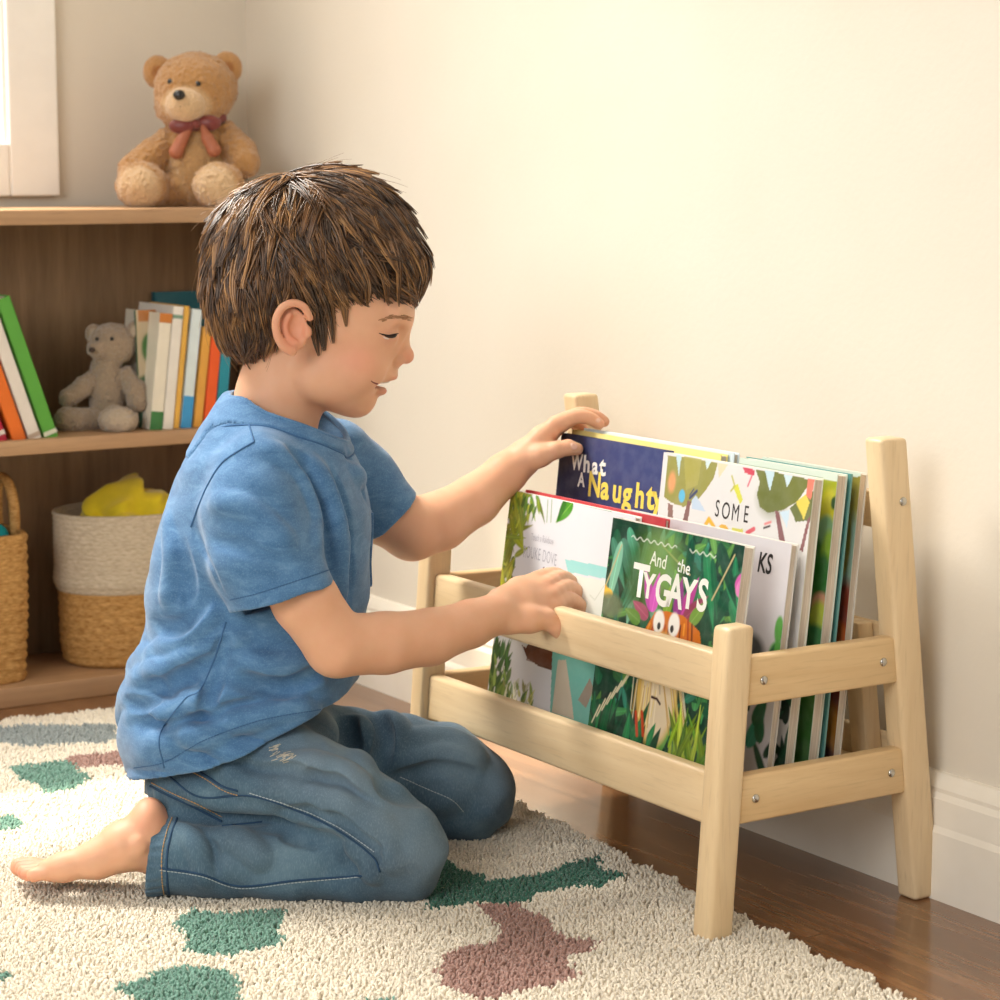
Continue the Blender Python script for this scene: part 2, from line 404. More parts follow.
# ------------------------------------------------------------------ the rack
RW = woodmat('birch_wood_upright', (224, 194, 150), (238, 214, 174), 2, 0.33, 1.0)
RWY = woodmat('birch_wood_long', (224, 194, 150), (238, 214, 174), 1, 0.33, 1.0)
RWX = woodmat('birch_wood_cross', (216, 180, 130), (232, 202, 154), 0, 0.33, 1.0)
STEEL = plain('screw_steel', (190, 186, 178), 0.25, 0.5, 0.05, 60, 1.0)
Y0, Y1, YB1 = 1.612, 2.122, 2.103                                   # post centre lines, right and left
rack = empty('book_rack', (1.40, 1.88, 0), 'pale birch wooden book rack with sloping posts, full of picture books, against the right wall', 'book rack')
def rp(o): return keep(o, rack)
PB, PT = 1.274, 1.294                                   # front post bottom / top x
BB, BT = 1.525, 1.469
ZF, ZK = 0.290, 0.447
for y, yb in ((Y0, Y0), (Y1, YB1)):
    rp(beam('front_post', (PB, y, 0.0034), (PT, y, ZF), 0.029, 0.026, RW, None, 0.005))
    rp(beam('back_post', (BB, yb, 0.0), (BT, yb, ZK), 0.032, 0.026, RW, None, 0.0045))
fx = lambda z: PB + (PT - PB) * z / ZF
bx_ = lambda z: BB + (BT - BB) * z / ZK
def rail_bm(pts8, bev=0.003):
    bm = bmesh.new(); v = [bm.verts.new(p) for p in pts8]
    for q in ((0, 1, 2, 3), (7, 6, 5, 4), (0, 4, 5, 1), (1, 5, 6, 2), (2, 6, 7, 3), (3, 7, 4, 0)): bm.faces.new([v[i] for i in q])
    bmesh.ops.recalc_face_normals(bm, faces=bm.faces[:])
    bmesh.ops.bevel(bm, geom=bm.edges[:], offset=bev, segments=3, profile=0.5, affect='EDGES'); return bm
def side_rail(y, z0, z1, th=0.017):
    a0, a1, b0, b1 = fx(z0) + 0.013, fx(z1) + 0.013, bx_(z0) - 0.0145, bx_(z1) - 0.0145
    yb = YB1 if y > 2 else y
    p = [(a0, y - th / 2, z0), (b0, yb - th / 2, z0), (b1, yb - th / 2, z1), (a1, y - th / 2, z1)]
    p += [(q[0], q[1] + th, q[2]) for q in p]
    o = rp(from_bm('side_rail', rail_bm(p), RWX, None, True)); return o
def screw(x, y, z, s, par):
    bm = bmesh.new(); bmesh.ops.create_uvsphere(bm, u_segments=14, v_segments=8, radius=0.0042)
    for v in bm.verts: v.co = Vector((v.co.x, v.co.y * 0.5, v.co.z))
    bmesh.ops.translate(bm, verts=bm.verts[:], vec=(x, y, z))
    o = from_bm('screw', bm, STEEL, None, True); o['label'] = 'round steel screw head'
    o.parent = par; return o
for y, s in ((Y0 - 0.001, -1), (Y1 + 0.001, 1)):
    for z0, z1 in ((0.216, 0.260), (0.108, 0.152)):
        r = side_rail(y, z0, z1)
        zz = (z0 + z1) / 2
        for xx in (fx(zz) + 0.031, bx_(zz) - 0.031): screw(xx, y + s * 0.0 - (0.0 if y < 2 else (xx - fx(zz)) / 0.2 * (Y1 - YB1)) + s * 0.0088, zz, s, r)
rp_back = [o for o in rack.children if o.name.startswith('back_post')]
for o, y, s in ((rp_back[0], Y0, -1), (rp_back[1], YB1, 1)):
    screw(bx_(0.388) + 0.004, y + s * 0.0133, 0.388, s, o)
def long_rail(name, z0, z1, xa, th, lean):
    p = [(xa(z0), Y0 + 0.011, z0), (xa(z0) + th, Y0 + 0.011, z0), (xa(z1) + th, Y0 + 0.011, z1), (xa(z1), Y0 + 0.011, z1)]
    p += [(q[0], Y1 - 0.011, q[2]) for q in p]
    return rp(from_bm(name, rail_bm(p, 0.004), RWY, None, True))
long_rail('front_rail', 0.218, 0.263, lambda z: fx(z) - 0.007, 0.016, 0)
long_rail('front_rail', 0.106, 0.154, lambda z: fx(z) - 0.007, 0.016, 0)
def back_rail(z0, z1):
    xa = lambda z: bx_(z) + 0.0132
    p = [(xa(z0), Y0 + 0.011, z0), (xa(z0) + 0.008, Y0 + 0.011, z0), (xa(z1) + 0.008, Y0 + 0.011, z1), (xa(z1), Y0 + 0.011, z1)]
    p += [(q[0], YB1 - 0.011, q[2]) for q in p]
    return rp(from_bm('back_rail', rail_bm(p, 0.003), RWY, None, True))
for z0, z1 in ((0.355, 0.392), (0.222, 0.262), (0.108, 0.152)): back_rail(z0, z1)
bmx = box_bm((fx(0.12) + 0.012, Y0 + 0.012, 0.112), (bx_(0.12) + 0.012, YB1 - 0.012, 0.121), 0.001)
rp(from_bm('bottom_board', bmx, RWY, None, True))
for y in (Y0 + 0.063, 1.86, YB1 - 0.063):
    rp(beam('back_slat', (bx_(0.1215) + 0.003, y, 0.1215), (bx_(0.262) + 0.003, y, 0.262), 0.0195, 0.024, RW, None, 0.002))
# ------------------------------------------------------------------ picture books in the rack
PAGES = NT('book_pages', 0.7, 0.2); co = PAGES.coords((1, 1, 700))
PAGES.col(PAGES.ramp(PAGES.noise(PAGES.coords((8, 500, 8)), 3, 2), [(0.3, srgb(196, 182, 164)), (0.7, srgb(228, 218, 203))])); PAGES = PAGES.m
ART = vcol('printed_cover', 0.3, 0.45)
rng = np.random.default_rng(5)
L = lambda r, g, b: np.array(srgb(r, g, b), np.float32)

class Book:
    """a book leaning back on the rack; local x runs along the cover, y into the rack, z up the cover"""
    def __init__(s, px_rt, y_r, px_lt, t, tilt, top_px=None, zb=0.1242, y_l=None):
        a = math.radians(tilt); s.t = t
        pr = on_y(px_rt[0], px_rt[1], y_r)
        s.rt = np.array([0, -1.0, 0]); s.dp = np.array([math.cos(a), 0, -math.sin(a)]); s.up = np.array([math.sin(a), 0, math.cos(a)])
        s.n = s.dp
        h = (pr[2] - zb) / math.cos(a)
        yl = y_l if y_l is not None else s.hit(px_lt[0], px_lt[1], pr)[1]
        s.W = yl - y_r; s.H = h
        s.o = pr - s.up * h - s.rt * s.W
    def hit(s, px, py, p0=None):
        r = ray(px, py); p0 = s.o if p0 is None else p0
        return CAM + r * (((p0 - CAM) @ s.n) / (r @ s.n))
    def uv(s, px, py):
        q = s.hit(px, py) - s.o; return np.array([q @ s.rt, q @ s.up])
    def canvas(s, res, bg):
        s.nx = max(2, int(s.W / res)); s.ny = max(2, int(s.H / res))
        s.X, s.Y = np.meshgrid(np.linspace(0, s.W, s.nx), np.linspace(0, s.H, s.ny))
        s.A = np.empty((s.ny, s.nx, 3), np.float32); s.A[:] = L(*bg); s.res = res
        return s
    def put(s, mask, c, op=1.0):
        m = np.clip(mask, 0, 1)[..., None] * op
        s.A[:] = s.A * (1 - m) + L(*c) * m
    def poly(s, pts, c, op=1.0, px=True):
        p = np.array([s.uv(*q) for q in pts]) if px else np.array(pts)
        ins = np.zeros(s.X.shape, bool); n = len(p)
        for i in range(n):
            (x1, y1), (x2, y2) = p[i], p[(i + 1) % n]
            if y1 == y2: continue
            cond = ((y1 > s.Y) != (y2 > s.Y)) & (s.X < (x2 - x1) * (s.Y - y1) / (y2 - y1) + x1); ins ^= cond
        s.put(ins.astype(np.float32), c, op)
    def ell(s, px, py, rx, ry, c, op=1.0, soft=0.25, rot=0.0):
        q = s.uv(px, py); dx, dy = s.X - q[0], s.Y - q[1]; cs, sn = math.cos(rot), math.sin(rot)
        d = np.sqrt(((dx * cs + dy * sn) / rx) ** 2 + ((-dx * sn + dy * cs) / ry) ** 2)
        s.put((1 - d) / soft + 0.5, c, op)
    def leaf(s, x, y, L_, w, ang, c, vein=None, op=1.0):
        """lens leaf with its stalk at x, y (cover metres)"""
        dx, dy = s.X - x, s.Y - y; cs, sn = math.cos(ang), math.sin(ang)
        a = (dx * cs + dy * sn) / L_; b = (-dx * sn + dy * cs)
        wd = w * np.sqrt(np.clip(a, 0, 1)) * np.clip(1 - a, 0, 1) * 1.9
        m = ((wd - np.abs(b)) / s.res * 0.7 + 0.3) * ((a > 0) & (a < 1))
        s.put(m, c, op)
        if vein is not None: s.put(((0.0007 - np.abs(b)) / s.res + 0.3) * ((a > 0) & (a < 0.95)), vein, 0.7)
    def stroke(s, pts, wd, c, op=1.0, px=True):
        p = [s.uv(*q) if px else np.array(q) for q in pts]; d = np.full(s.X.shape, 9.0)
        for a, b in zip(p[:-1], p[1:]):
            ab = b - a; t = np.clip(((s.X - a[0]) * ab[0] + (s.Y - a[1]) * ab[1]) / (ab @ ab + 1e-12), 0, 1)
            d = np.minimum(d, np.hypot(s.X - a[0] - t * ab[0], s.Y - a[1] - t * ab[1]))
        s.put((wd - d) / s.res + 0.5, c, op)
    def jungle(s, n, cols, lo=(0, 0), hi=None, l=(0.02, 0.06), w=(0.004, 0.011), ang=None):
        hi = hi or (s.W, s.H)
        for _ in range(n):
            x, y = rng.uniform(lo[0], hi[0]), rng.uniform(lo[1], hi[1]); a = rng.uniform(0, 2 * np.pi) if ang is None else ang + rng.uniform(-0.7, 0.7)
            c = np.array(cols[rng.integers(len(cols))]) * rng.uniform(0.8, 1.2); c = np.clip(c, 0, 255)
            s.leaf(x, y, rng.uniform(*l), rng.uniform(*w), a, c, np.clip(c * 1.25, 0, 255))
    def world(s, u, v, d=0.0): return s.o + s.rt * u + s.up * v + s.dp * d
    def build(s, label, spine, cover_rgb, group, name='picture_book'):
        W, H, T = s.W, s.H, s.t
        Mx = Matrix.Identity(4)
        for i in range(3): Mx[i][0], Mx[i][1], Mx[i][2], Mx[i][3] = s.rt[i], s.dp[i], s.up[i], s.o[i]
        e = empty(name, (0, 0, 0), label, 'book', group); e.matrix_world = Mx
        s.e = e; ct = 0.0011; mt = plain('cover_card', cover_rgb, 0.35, 0.45, 0.03)
        bm = bmesh.new()
        for lo, hi in (((0, 0, 0), (W, ct, H)), ((0, T - ct, 0), (W, T, H)), ((0, ct, 0), (ct, T - ct, H))):
            b2 = box_bm(lo, hi, 0.0003, 1); me_ = bpy.data.meshes.new('t'); b2.to_mesh(me_); b2.free(); bm.from_mesh(me_); bpy.data.meshes.remove(me_)
        from_bm('cover', bm, mt, e, False)
        bm = bmesh.new(); n = 10; lo, hi = 0.002, H - 0.002
        rows = []
        for k_ in range(n + 1):
            z = lo + (hi - lo) * k_ / n; wv = 0.0006 * math.sin(k_ * 1.7 + T * 900)
            rows.append([bm.verts.new((ct, ct, z)), bm.verts.new((W - 0.0015 + wv, ct + 0.0001, z)), bm.verts.new((W - 0.0015 + wv, T - ct - 0.0001, z)), bm.verts.new((ct, T - ct, z))])
        for a, b in zip(rows[:-1], rows[1:]):
            for q in range(4): bm.faces.new((a[q], a[(q + 1) % 4], b[(q + 1) % 4], b[q]))
        bm.faces.new(rows[0][::-1]); bm.faces.new(rows[-1])
        from_bm('pages', bm, PAGES, e, False)
        if hasattr(s, 'A'):
            nx, ny = s.nx, s.ny
            v = np.stack([s.X, np.full_like(s.X, -0.0002), s.Y], -1).reshape(-1, 3)
            ii = (np.arange(ny - 1)[:, None] * nx + np.arange(nx - 1)[None]); f = np.stack([ii, ii + 1, ii + nx + 1, ii + nx], -1).reshape(-1, 4)
            from_np('cover_picture', v, f, ART, e, False, s.A.reshape(-1, 3))
        return e
    def text(s, txt, px, py, h, rgb, shear=0.0, bold=0.0, rot=0.0, sx=1.0, space=1.0, name='title_lettering', rough=0.4, curve=0.0):
        cu = bpy.data.curves.new('t', 'FONT'); cu.body = txt; cu.size = h / 0.7; cu.shear = shear; cu.offset = bold; cu.space_character = space
        cu.resolution_u = 4; cu.extrude = 0.0
        o = bpy.data.objects.new('t', cu); C.objects.link(o); dg = bpy.context.evaluated_depsgraph_get()
        me = bpy.data.meshes.new_from_object(o.evaluated_get(dg)); bpy.data.objects.remove(o)
        q = s.uv(px, py); cs, sn = math.cos(rot), math.sin(rot)
        for v in me.vertices:
            x, y = v.co.x * sx, v.co.y; y += curve * x * x
            v.co = Vector((q[0] + x * cs - y * sn, -0.0004, q[1] + x * sn + y * cs))
        me.name = name
        return link(name, me, plain('ink', rgb, rough, 0.4, 0.02), s.e, False)

GB = 'picture books standing in the birch rack'
GREENS = [(30, 92, 62), (22, 70, 48), (60, 128, 72), (96, 150, 70), (18, 56, 42), (46, 120, 98)]
# the jungle book in front
b = Book((745, 546), 1.645, (613, 520), 0.0125, 8.0); b.canvas(0.0009, (20, 62, 44))
b.jungle(260, GREENS)
b.jungle(14, [(120, 176, 150), (70, 140, 112), (46, 110, 90)], (0.0, b.H * 0.75), (b.W * 0.45, b.H), (0.05, 0.09), (0.007, 0.012), -1.5)
b.jungle(16, [(30, 108, 72), (44, 132, 86), (22, 84, 60)], (b.W * 0.6, b.H * 0.75), (b.W, b.H), (0.06, 0.12), (0.006, 0.012), -1.5)
for x0, y0, x1, y1 in ((622, 545, 606, 585), (690, 575, 662, 545), (735, 555, 712, 600)): b.stroke([(x0, y0), (x1, y1)], 0.0009, (196, 180, 130))
b.ell(645, 575, 0.03, 0.045, (52, 92, 22), 0.8, 0.6); b.ell(662, 565, 0.03, 0.035, (134, 172, 92), 0.7, 0.8)
b.ell(602, 588, 0.010, 0.005, (232, 178, 40)); b.ell(608, 593, 0.008, 0.005, (240, 196, 60)); b.ell(610, 605, 0.02, 0.012, (108, 122, 92), 0.9, 0.4)
for (px, py, l_, a_, c_) in ((652, 612, 0.045, 2.0, (196, 72, 172)), (652, 612, 0.04, 1.45, (216, 96, 196)), (648, 618, 0.03, 2.7, (170, 84, 110)), (680, 618, 0.048, 1.1, (188, 60, 150)), (683, 620, 0.044, 0.7, (150, 62, 92)),
                             (676, 618, 0.04, 1.5, (150, 60, 140)), (666, 615, 0.03, 1.5, (130, 170, 60)), (690, 624, 0.034, 0.85, (118, 160, 66)), (640, 622, 0.028, 2.8, (100, 146, 60)), (736, 590, 0.03, 0.9, (206, 92, 168)), (740, 598, 0.02, 1.6, (226, 130, 190))):
    q = b.uv(px, py); b.leaf(q[0], q[1], l_, 0.010, a_, c_, tuple(min(255, x + 30) for x in c_))
# orange beast: forehead and eyes above the rail, pale bearded muzzle below it
b.poly([(655, 612), (642, 634), (642, 666), (700, 672), (702, 655), (700, 632), (684, 616), (668, 611)], (214, 118, 34))
for k_ in range(12):
    t_ = k_ / 12; b.stroke([(646 + 50 * t_, 640 + rng.uniform(-8, 4)), (650 + 46 * t_, 622 + rng.uniform(-4, 6))], 0.0012, ((240, 160, 60), (176, 70, 26), (120, 50, 24))[k_ % 3])
b.ell(659, 622, 0.0085, 0.0115, (250, 248, 240)); b.ell(674, 625, 0.0085, 0.0115, (250, 248, 240)); b.ell(659, 626, 0.0026, 0.0036, (20, 20, 20)); b.ell(672, 629, 0.0026, 0.0036, (20, 20, 20))
b.ell(657, 690, 0.031, 0.055, (214, 176, 84), 1, 0.15); b.ell(659, 690, 0.026, 0.05, (226, 208, 176), 1, 0.25)
for k_ in range(26):
    x = rng.uniform(632, 690); s_ = -1 if x < 660 else 1; b.stroke([(x, 672 + rng.uniform(0, 20)), (x + s_ * 5, 715 + rng.uniform(0, 20))], 0.0007, ((236, 208, 110), (196, 150, 50), (244, 232, 200))[k_ % 3], 0.8)
b.stroke([(660, 672), (660, 694)], 0.0005, (150, 140, 120)); b.stroke([(652, 697), (657, 699), (660, 704)], 0.0013, (60, 34, 30))
b.jungle(34, [(120, 150, 36), (86, 128, 40), (158, 176, 60)], (b.W * 0.62, 0.0), (b.W * 0.98, b.H * 0.14), (0.03, 0.06), (0.003, 0.006), 1.6)
b.jungle(24, [(20, 84, 50), (34, 110, 64), (24, 60, 42)], (0.0, 0.0), (b.W * 0.5, b.H * 0.14), (0.025, 0.05), (0.006, 0.01), 1.5)
for k_ in range(7): b.stroke([(592 + k_ * 5, 722 - k_ * 6), (600 + k_ * 5.5, 705 - k_ * 6)], 0.0009, (226, 216, 180))
for x in (636, 642): b.stroke([(x, 712), (x + 1, 735)], 0.002, (196, 70, 34))
for k_ in range(5): b.ell(712, 712 + 5 * k_, 0.004, 0.003, (236, 226, 190) if k_ % 2 else (226, 196, 90))
for xa, xb in ((632, 678), (690, 717)): b.stroke([(x, 537 + (x - 632) * 0.235 + 1.7 * math.sin(x * 0.9)) for x in np.arange(xa, xb, 1.0)], 0.00045, (236, 240, 230))
JB = b; e = b.build('glossy jungle picture book titled TYGAYS, in front of the rack at the right', None, (214, 210, 200), GB)
b.text('And', 650, 564, 0.0135, (236, 242, 226), rot=-0.06, bold=0.0002, sx=0.8); b.text('the', 677, 571, 0.0125, (244, 246, 240), rot=-0.06, bold=0.0002, sx=0.85)
q0 = None
for ch, px, py, hh, sx in (('T', 631, 594, 0.031, 0.95), ('Y', 642, 596, 0.023, 0.85), ('G', 654, 603, 0.029, 0.8), ('A', 667, 605, 0.031, 0.75), ('Y', 681, 606, 0.027, 0.85), ('S', 696, 609, 0.029, 0.8)):
    b.text(ch, px, py, hh, (246, 246, 238), rot=0.0, bold=0.0012, sx=sx)
# the white seaside book beside it
a0 = Book((655, 518), 1.80, (511, 490), 0.0075, 8.0, y_l=None); 
xo = JB.o[0] + 0.0165
def front_book(xtop_off, y_r, y_l, z_t, t, tilt):
    """book standing xtop_off behind the jungle book's cover"""
    B = Book((745, 546), y_r, None, t, tilt, y_l=y_l); a = math.radians(tilt)
    B.H = (z_t - 0.1242) / math.cos(a); B.o = np.array([JB.o[0] + xtop_off, y_l, 0.1242]); return B
pA = on_x(511, 490, JB.o[0] + 0.0165 + 0.032)
b = front_book(0.0165, 1.835, pA[1], pA[2], 0.008, 8.0); b.canvas(0.0010, (220, 220, 225))
b.jungle(60, [(130, 140, 34), (158, 160, 60), (104, 124, 40)], (-0.005, b.H * 0.55), (0.022, b.H), (0.02, 0.045), (0.004, 0.007))
b.jungle(34, [(112, 132, 40), (140, 150, 50), (84, 120, 50)], (0.0, b.H * 0.93), (0.055, b.H), (0.012, 0.03), (0.003, 0.005), -1.4)
b.jungle(10, [(118, 124, 20), (150, 150, 40)], (-0.004, b.H * 0.4), (0.006, b.H * 0.6), (0.03, 0.05), (0.005, 0.008), 1.4)
q = b.uv(573, 502); b.leaf(q[0], q[1], 0.036, 0.011, 3.9, (70, 150, 30), (150, 200, 90)); b.leaf(q[0] - .012, q[1] + .002, 0.03, 0.006, 4.3, (44, 116, 26))
for x in (548, 552): b.stroke([(x, 500), (x - 1, 522)], 0.0006, (120, 160, 90))
b.stroke([(578, 503), (612, 511)], 0.0008, (90, 150, 100))
b.poly([(565, 559), (612, 568), (612, 580), (590, 576), (568, 572)], (150, 210, 208)); b.poly([(572, 575), (612, 582), (612, 640), (560, 640)], (222, 226, 214), 0.8)
b.stroke([(590, 595), (595, 600), (604, 586)], 0.0004, (190, 196, 180)); b.stroke([(541, 573), (544, 568)], 0.0012, (110, 80, 66)); b.stroke([(554, 573), (557, 574)], 0.001, (120, 96, 84))
b.poly([(532, 637), (555, 640), (556, 672), (540, 667), (527, 658), (522, 645), (526, 648)], (92, 48, 30)); b.poly([(530, 652), (552, 644), (552, 668), (526, 660)], (112, 62, 38), 0.7)
b.poly([(553, 640), (600, 650), (590, 730), (550, 716)], (112, 178, 166)); b.poly([(558, 660), (566, 660), (572, 700), (574, 720), (552, 712)], (196, 184, 164)); b.poly([(590, 678), (594, 690), (586, 708), (578, 700)], (150, 136, 122))
b.jungle(70, [(52, 86, 40), (92, 120, 56), (120, 146, 70), (60, 100, 50)], (0.0, b.H * 0.0), (0.034, b.H * 0.28), (0.012, 0.026), (0.003, 0.006), 1.5)
b.jungle(60, [(70, 104, 50), (110, 130, 60), (150, 150, 90), (200, 200, 180)], (0.03, 0.0), (0.085, b.H * 0.14), (0.008, 0.02), (0.002, 0.004), 1.5)
SB = b; b.build('white seaside picture book with olive leaves down its left edge, behind the jungle book', None, (232, 232, 226), GB)
b.text('ROUKE DOVE', 523, 557, 0.0125, (176, 176, 186), sx=0.52, rot=0.06, curve=-1.2, space=1.1); b.text('Touch a Rainbow', 531, 540, 0.0075, (188, 186, 194), sx=0.55, rot=0.02)
# thin red-edged book behind it
b = front_book(0.0270, 1.80, pA[1] - 0.012, pA[2] + 0.001, 0.0055, 8.0); b.canvas(0.004, (196, 60, 66))
b.build('thin picture book with a red cover edge, sandwiched behind the white seaside book', None, (190, 72, 74), GB)
# pale book with the letters KS
b = Book((792, 544), 1.645, None, 0.0085, 7.0, y_l=1.905); b.canvas(0.0014, (212, 208, 212))
b.ell(779, 630, 0.006, 0.013, (96, 168, 76)); b.ell(778, 655, 0.013, 0.013, (92, 170, 72)); b.ell(750, 650, 0.02, 0.016, (40, 46, 44), 0.9, 0.5)
b.jungle(26, [(20, 50, 34), (46, 110, 70), (30, 80, 50), (60, 160, 130)], (b.W * 0.6, 0.0), (b.W, 0.085), (0.03, 0.06), (0.006, 0.012), 1.5)
b.ell(760, 590, 0.02, 0.03, (206, 196, 200), 0.6, 1.0)
b.build('pale lilac-white picture book with letters KS, behind the jungle book', None, (218, 214, 206), GB)
b.text('KS', 757, 571, 0.0185, (36, 34, 36), sx=0.7, shear=0.1, bold=0.0005)
# white book with trees
b = Book((815, 478), 1.645, (664, 452), 0.011, 6.4); b.canvas(0.0010, (222, 220, 218)); E_ = b
b.poly([(668, 455), (718, 463), (714, 478), (706, 490), (698, 500), (684, 507), (672, 503), (664, 497)], (152, 150, 82)); b.poly([(684, 456), (702, 459), (698, 485), (686, 490)], (172, 166, 88), 0.8)
b.poly([(676, 453), (682, 454), (679, 476)], (190, 216, 222)); b.poly([(705, 458), (712, 460), (707, 470)], (206, 224, 224)); b.ell(672, 482, 0.006, 0.01, (232, 160, 110), 0.9, 0.7); b.ell(682, 496, 0.005, 0.0065, (96, 184, 220))
b.poly([(668, 503), (673, 505), (673, 540), (668, 540)], (140, 108, 100)); b.poly([(688, 500), (691, 502), (685, 540), (678, 540)], (136, 100, 96))
b.poly([(692, 500), (696, 495), (706, 512), (692, 509)], (190, 208, 226)); b.stroke([(690, 498), (697, 491)], 0.0015, (60, 70, 110)); b.stroke([(690, 495), (694, 489)], 0.0008, (60, 70, 110))
b.poly([(718, 463), (728, 465), (719, 478)], (234, 212, 178)); b.poly([(733, 486), (738, 484), (743, 500), (740, 504)], (214, 214, 80)); b.stroke([(731, 491), (735, 486), (732, 476)], 0.001, (190, 186, 80))
b.poly([(743, 467), (755, 470), (754, 476), (745, 473)], (206, 78, 96)); b.stroke([(752, 476), (748, 486)], 0.0011, (224, 120, 136))
b.poly([(756, 470), (770, 471), (812, 480), (804, 492), (797, 502), (783, 510), (768, 513), (760, 507), (757, 495), (760, 482)], (118, 124, 66)); b.ell(772, 500, 0.02, 0.016, (104, 112, 58), 0.6, 0.8)
b.poly([(765, 470), (775, 472), (770, 492)], (196, 220, 230)); b.poly([(784, 474), (793, 476), (787, 488)], (202, 222, 230)); b.poly([(790, 508), (802, 498), (815, 490), (812, 520), (796, 522)], (112, 120, 70))
b.poly([(808, 479), (815, 480), (811, 500), (806, 496)], (226, 128, 108)); b.poly([(796, 502), (806, 494), (810, 502), (804, 520)], (226, 206, 92))
b.poly([(775, 510), (779, 512), (786, 545), (780, 545)], (140, 96, 98)); b.poly([(808, 518), (811, 516), (803, 552), (800, 550)], (140, 90, 92)); b.poly([(780, 512), (790, 510), (787, 528)], (200, 220, 234))
b.stroke([(705, 526), (709, 519), (714, 527)], 0.0024, (232, 178, 62)); b.poly([(718, 527), (722, 524), (727, 526), (729, 530)], (226, 176, 72)); b.poly([(732, 528), (743, 529), (743, 533), (732, 532)], (210, 206, 96)); b.stroke([(747, 533), (754, 529)], 0.0022, (214, 88, 100))
b.stroke([(765, 524), (771, 522)], 0.0012, (226, 140, 140)); b.stroke([(764, 528), (770, 526)], 0.001, (60, 50, 50)); b.jungle(26, [(20, 50, 34), (30, 76, 50), (60, 40, 34)], (b.W * 0.7, 0.0), (b.W, 0.13), (0.03, 0.05), (0.006, 0.01))
b.build('white picture book with olive trees and the word SOME on its cover', None, (222, 222, 206), GB)
xs = 715
for ch, px, py, sx in (('S', 714.5, 516, 0.62), ('O', 721, 518, 0.66), ('M', 731, 520, 0.62), ('E', 743, 522, 0.62)):
    b.text(ch, px, py, 0.0165, (64, 60, 58), sx=sx * 1.06)
# navy book
b = Book((668, 455), 1.868, (561, 432), 0.0095, 6.4); pD = on_x(561, 432, E_.o[0] + 0.004 + 0.031)
b = front_book(E_.o[0] + 0.004 - JB.o[0], E_.o[1] + 0.0015, pD[1], pD[2] - 0.001, 0.010, 6.4); b.canvas(0.0010, (52, 60, 106))
b.ell(570, 470, 0.03, 0.09, (38, 40, 62), 0.8, 0.9); b.ell(640, 460, 0.06, 0.04, (66, 78, 128), 0.6, 1.0); b.poly([(563, 497), (580, 498), (600, 504), (640, 512), (660, 520), (560, 520)], (44, 48, 110), 0.6)
b.build('navy blue picture book titled What A Naughty, with the boy\'s hand on its top', None, (44, 50, 92), GB)
for ch, px, py, hh, sx in (('W', 572.5, 468, 0.0135, 0.72), ('h', 584, 470.5, 0.0145, 0.9), ('a', 593, 472.5, 0.0145, 0.85), ('t', 600.5, 474, 0.016, 1.0)):
    b.text(ch, px - 1, py + 1, hh * 1.2, (236, 232, 222), bold=0.0008, sx=sx * 1.14, rot=0.06)
b.text('A', 578, 486, 0.0145, (236, 232, 222), bold=0.0006, sx=0.85, rot=0.06)
for ch, px, py, hh, sx in (('N', 588.5, 494, 0.021, 0.78), ('a', 601.5, 497, 0.0205, 0.9), ('u', 613, 500, 0.0205, 0.88), ('g', 623.5, 503, 0.021, 0.9), ('h', 635.5, 505.5, 0.0205, 0.88), ('t', 647, 507, 0.0215, 1.0), ('y', 653.5, 508, 0.022, 0.95)):
    b.text(ch, px - 1, py + 1, hh * 1.2, (240, 214, 96), bold=0.0011, sx=sx * 1.06, rot=0.03)
# two taller ones behind the navy book: yellow and pale blue
xn = b.o[0] - JB.o[0]
b = front_book(xn + 0.0115, 1.803, pD[1] - 0.004, pD[2] + 0.0025, 0.009, 6.2); b.canvas(0.004, (238, 220, 140))
b.build('yellow-edged picture book right behind the navy book', None, (240, 222, 140), GB)
b = front_book(xn + 0.0215, 1.795, pD[1] - 0.012, pD[2] + 0.004, 0.007, 6.2); b.canvas(0.004, (206, 220, 226))
b.build('pale blue picture book behind the yellow-edged one', None, (206, 218, 226), GB)
# green, teal-edged and olive-brown books at the back right
def strip_art(b, lst):
    for (px, py, rx, ry, c_) in lst: b.ell(px, py, rx, ry, c_, 1, 0.4)
b = Book((838, 474), 1.645, None, 0.0125, 6.2, y_l=1.79); b.canvas(0.0013, (56, 108, 50))
strip_art(b, [(830, 486, 0.012, 0.02, (160, 168, 40)), (828, 510, 0.012, 0.02, (196, 190, 50)), (834, 503, 0.004, 0.006, (40, 80, 40)), (826, 530, 0.012, 0.014, (120, 160, 120)), (828, 552, 0.010, 0.02, (130, 170, 50)), (822, 575, 0.012, 0.02, (40, 110, 40)), (820, 605, 0.012, 0.012, (206, 150, 120)), (818, 618, 0.012, 0.016, (176, 190, 70)), (814, 640, 0.02, 0.015, (60, 120, 70)), (808, 690, 0.016, 0.03, (70, 120, 50)), (800, 730, 0.016, 0.03, (60, 110, 50))])
b.poly([(690, 430), (842, 465), (842, 482), (820, 478), (690, 455)], (214, 226, 214))
b.build('green leafy picture book with thick pages, third from the back at the right end', None, (206, 214, 200), GB); FB = b
b = Book((851.5, 474), 1.645, None, 0.0022, 6.0, y_l=1.80); b.canvas(0.003, (90, 150, 146))
b.build('very thin teal-edged picture book, second from the back at the right end', None, (120, 170, 162), GB)
b = Book((861, 473), 1.645, None, 0.009, 5.6, y_l=1.79); b.canvas(0.0013, (140, 130, 60))
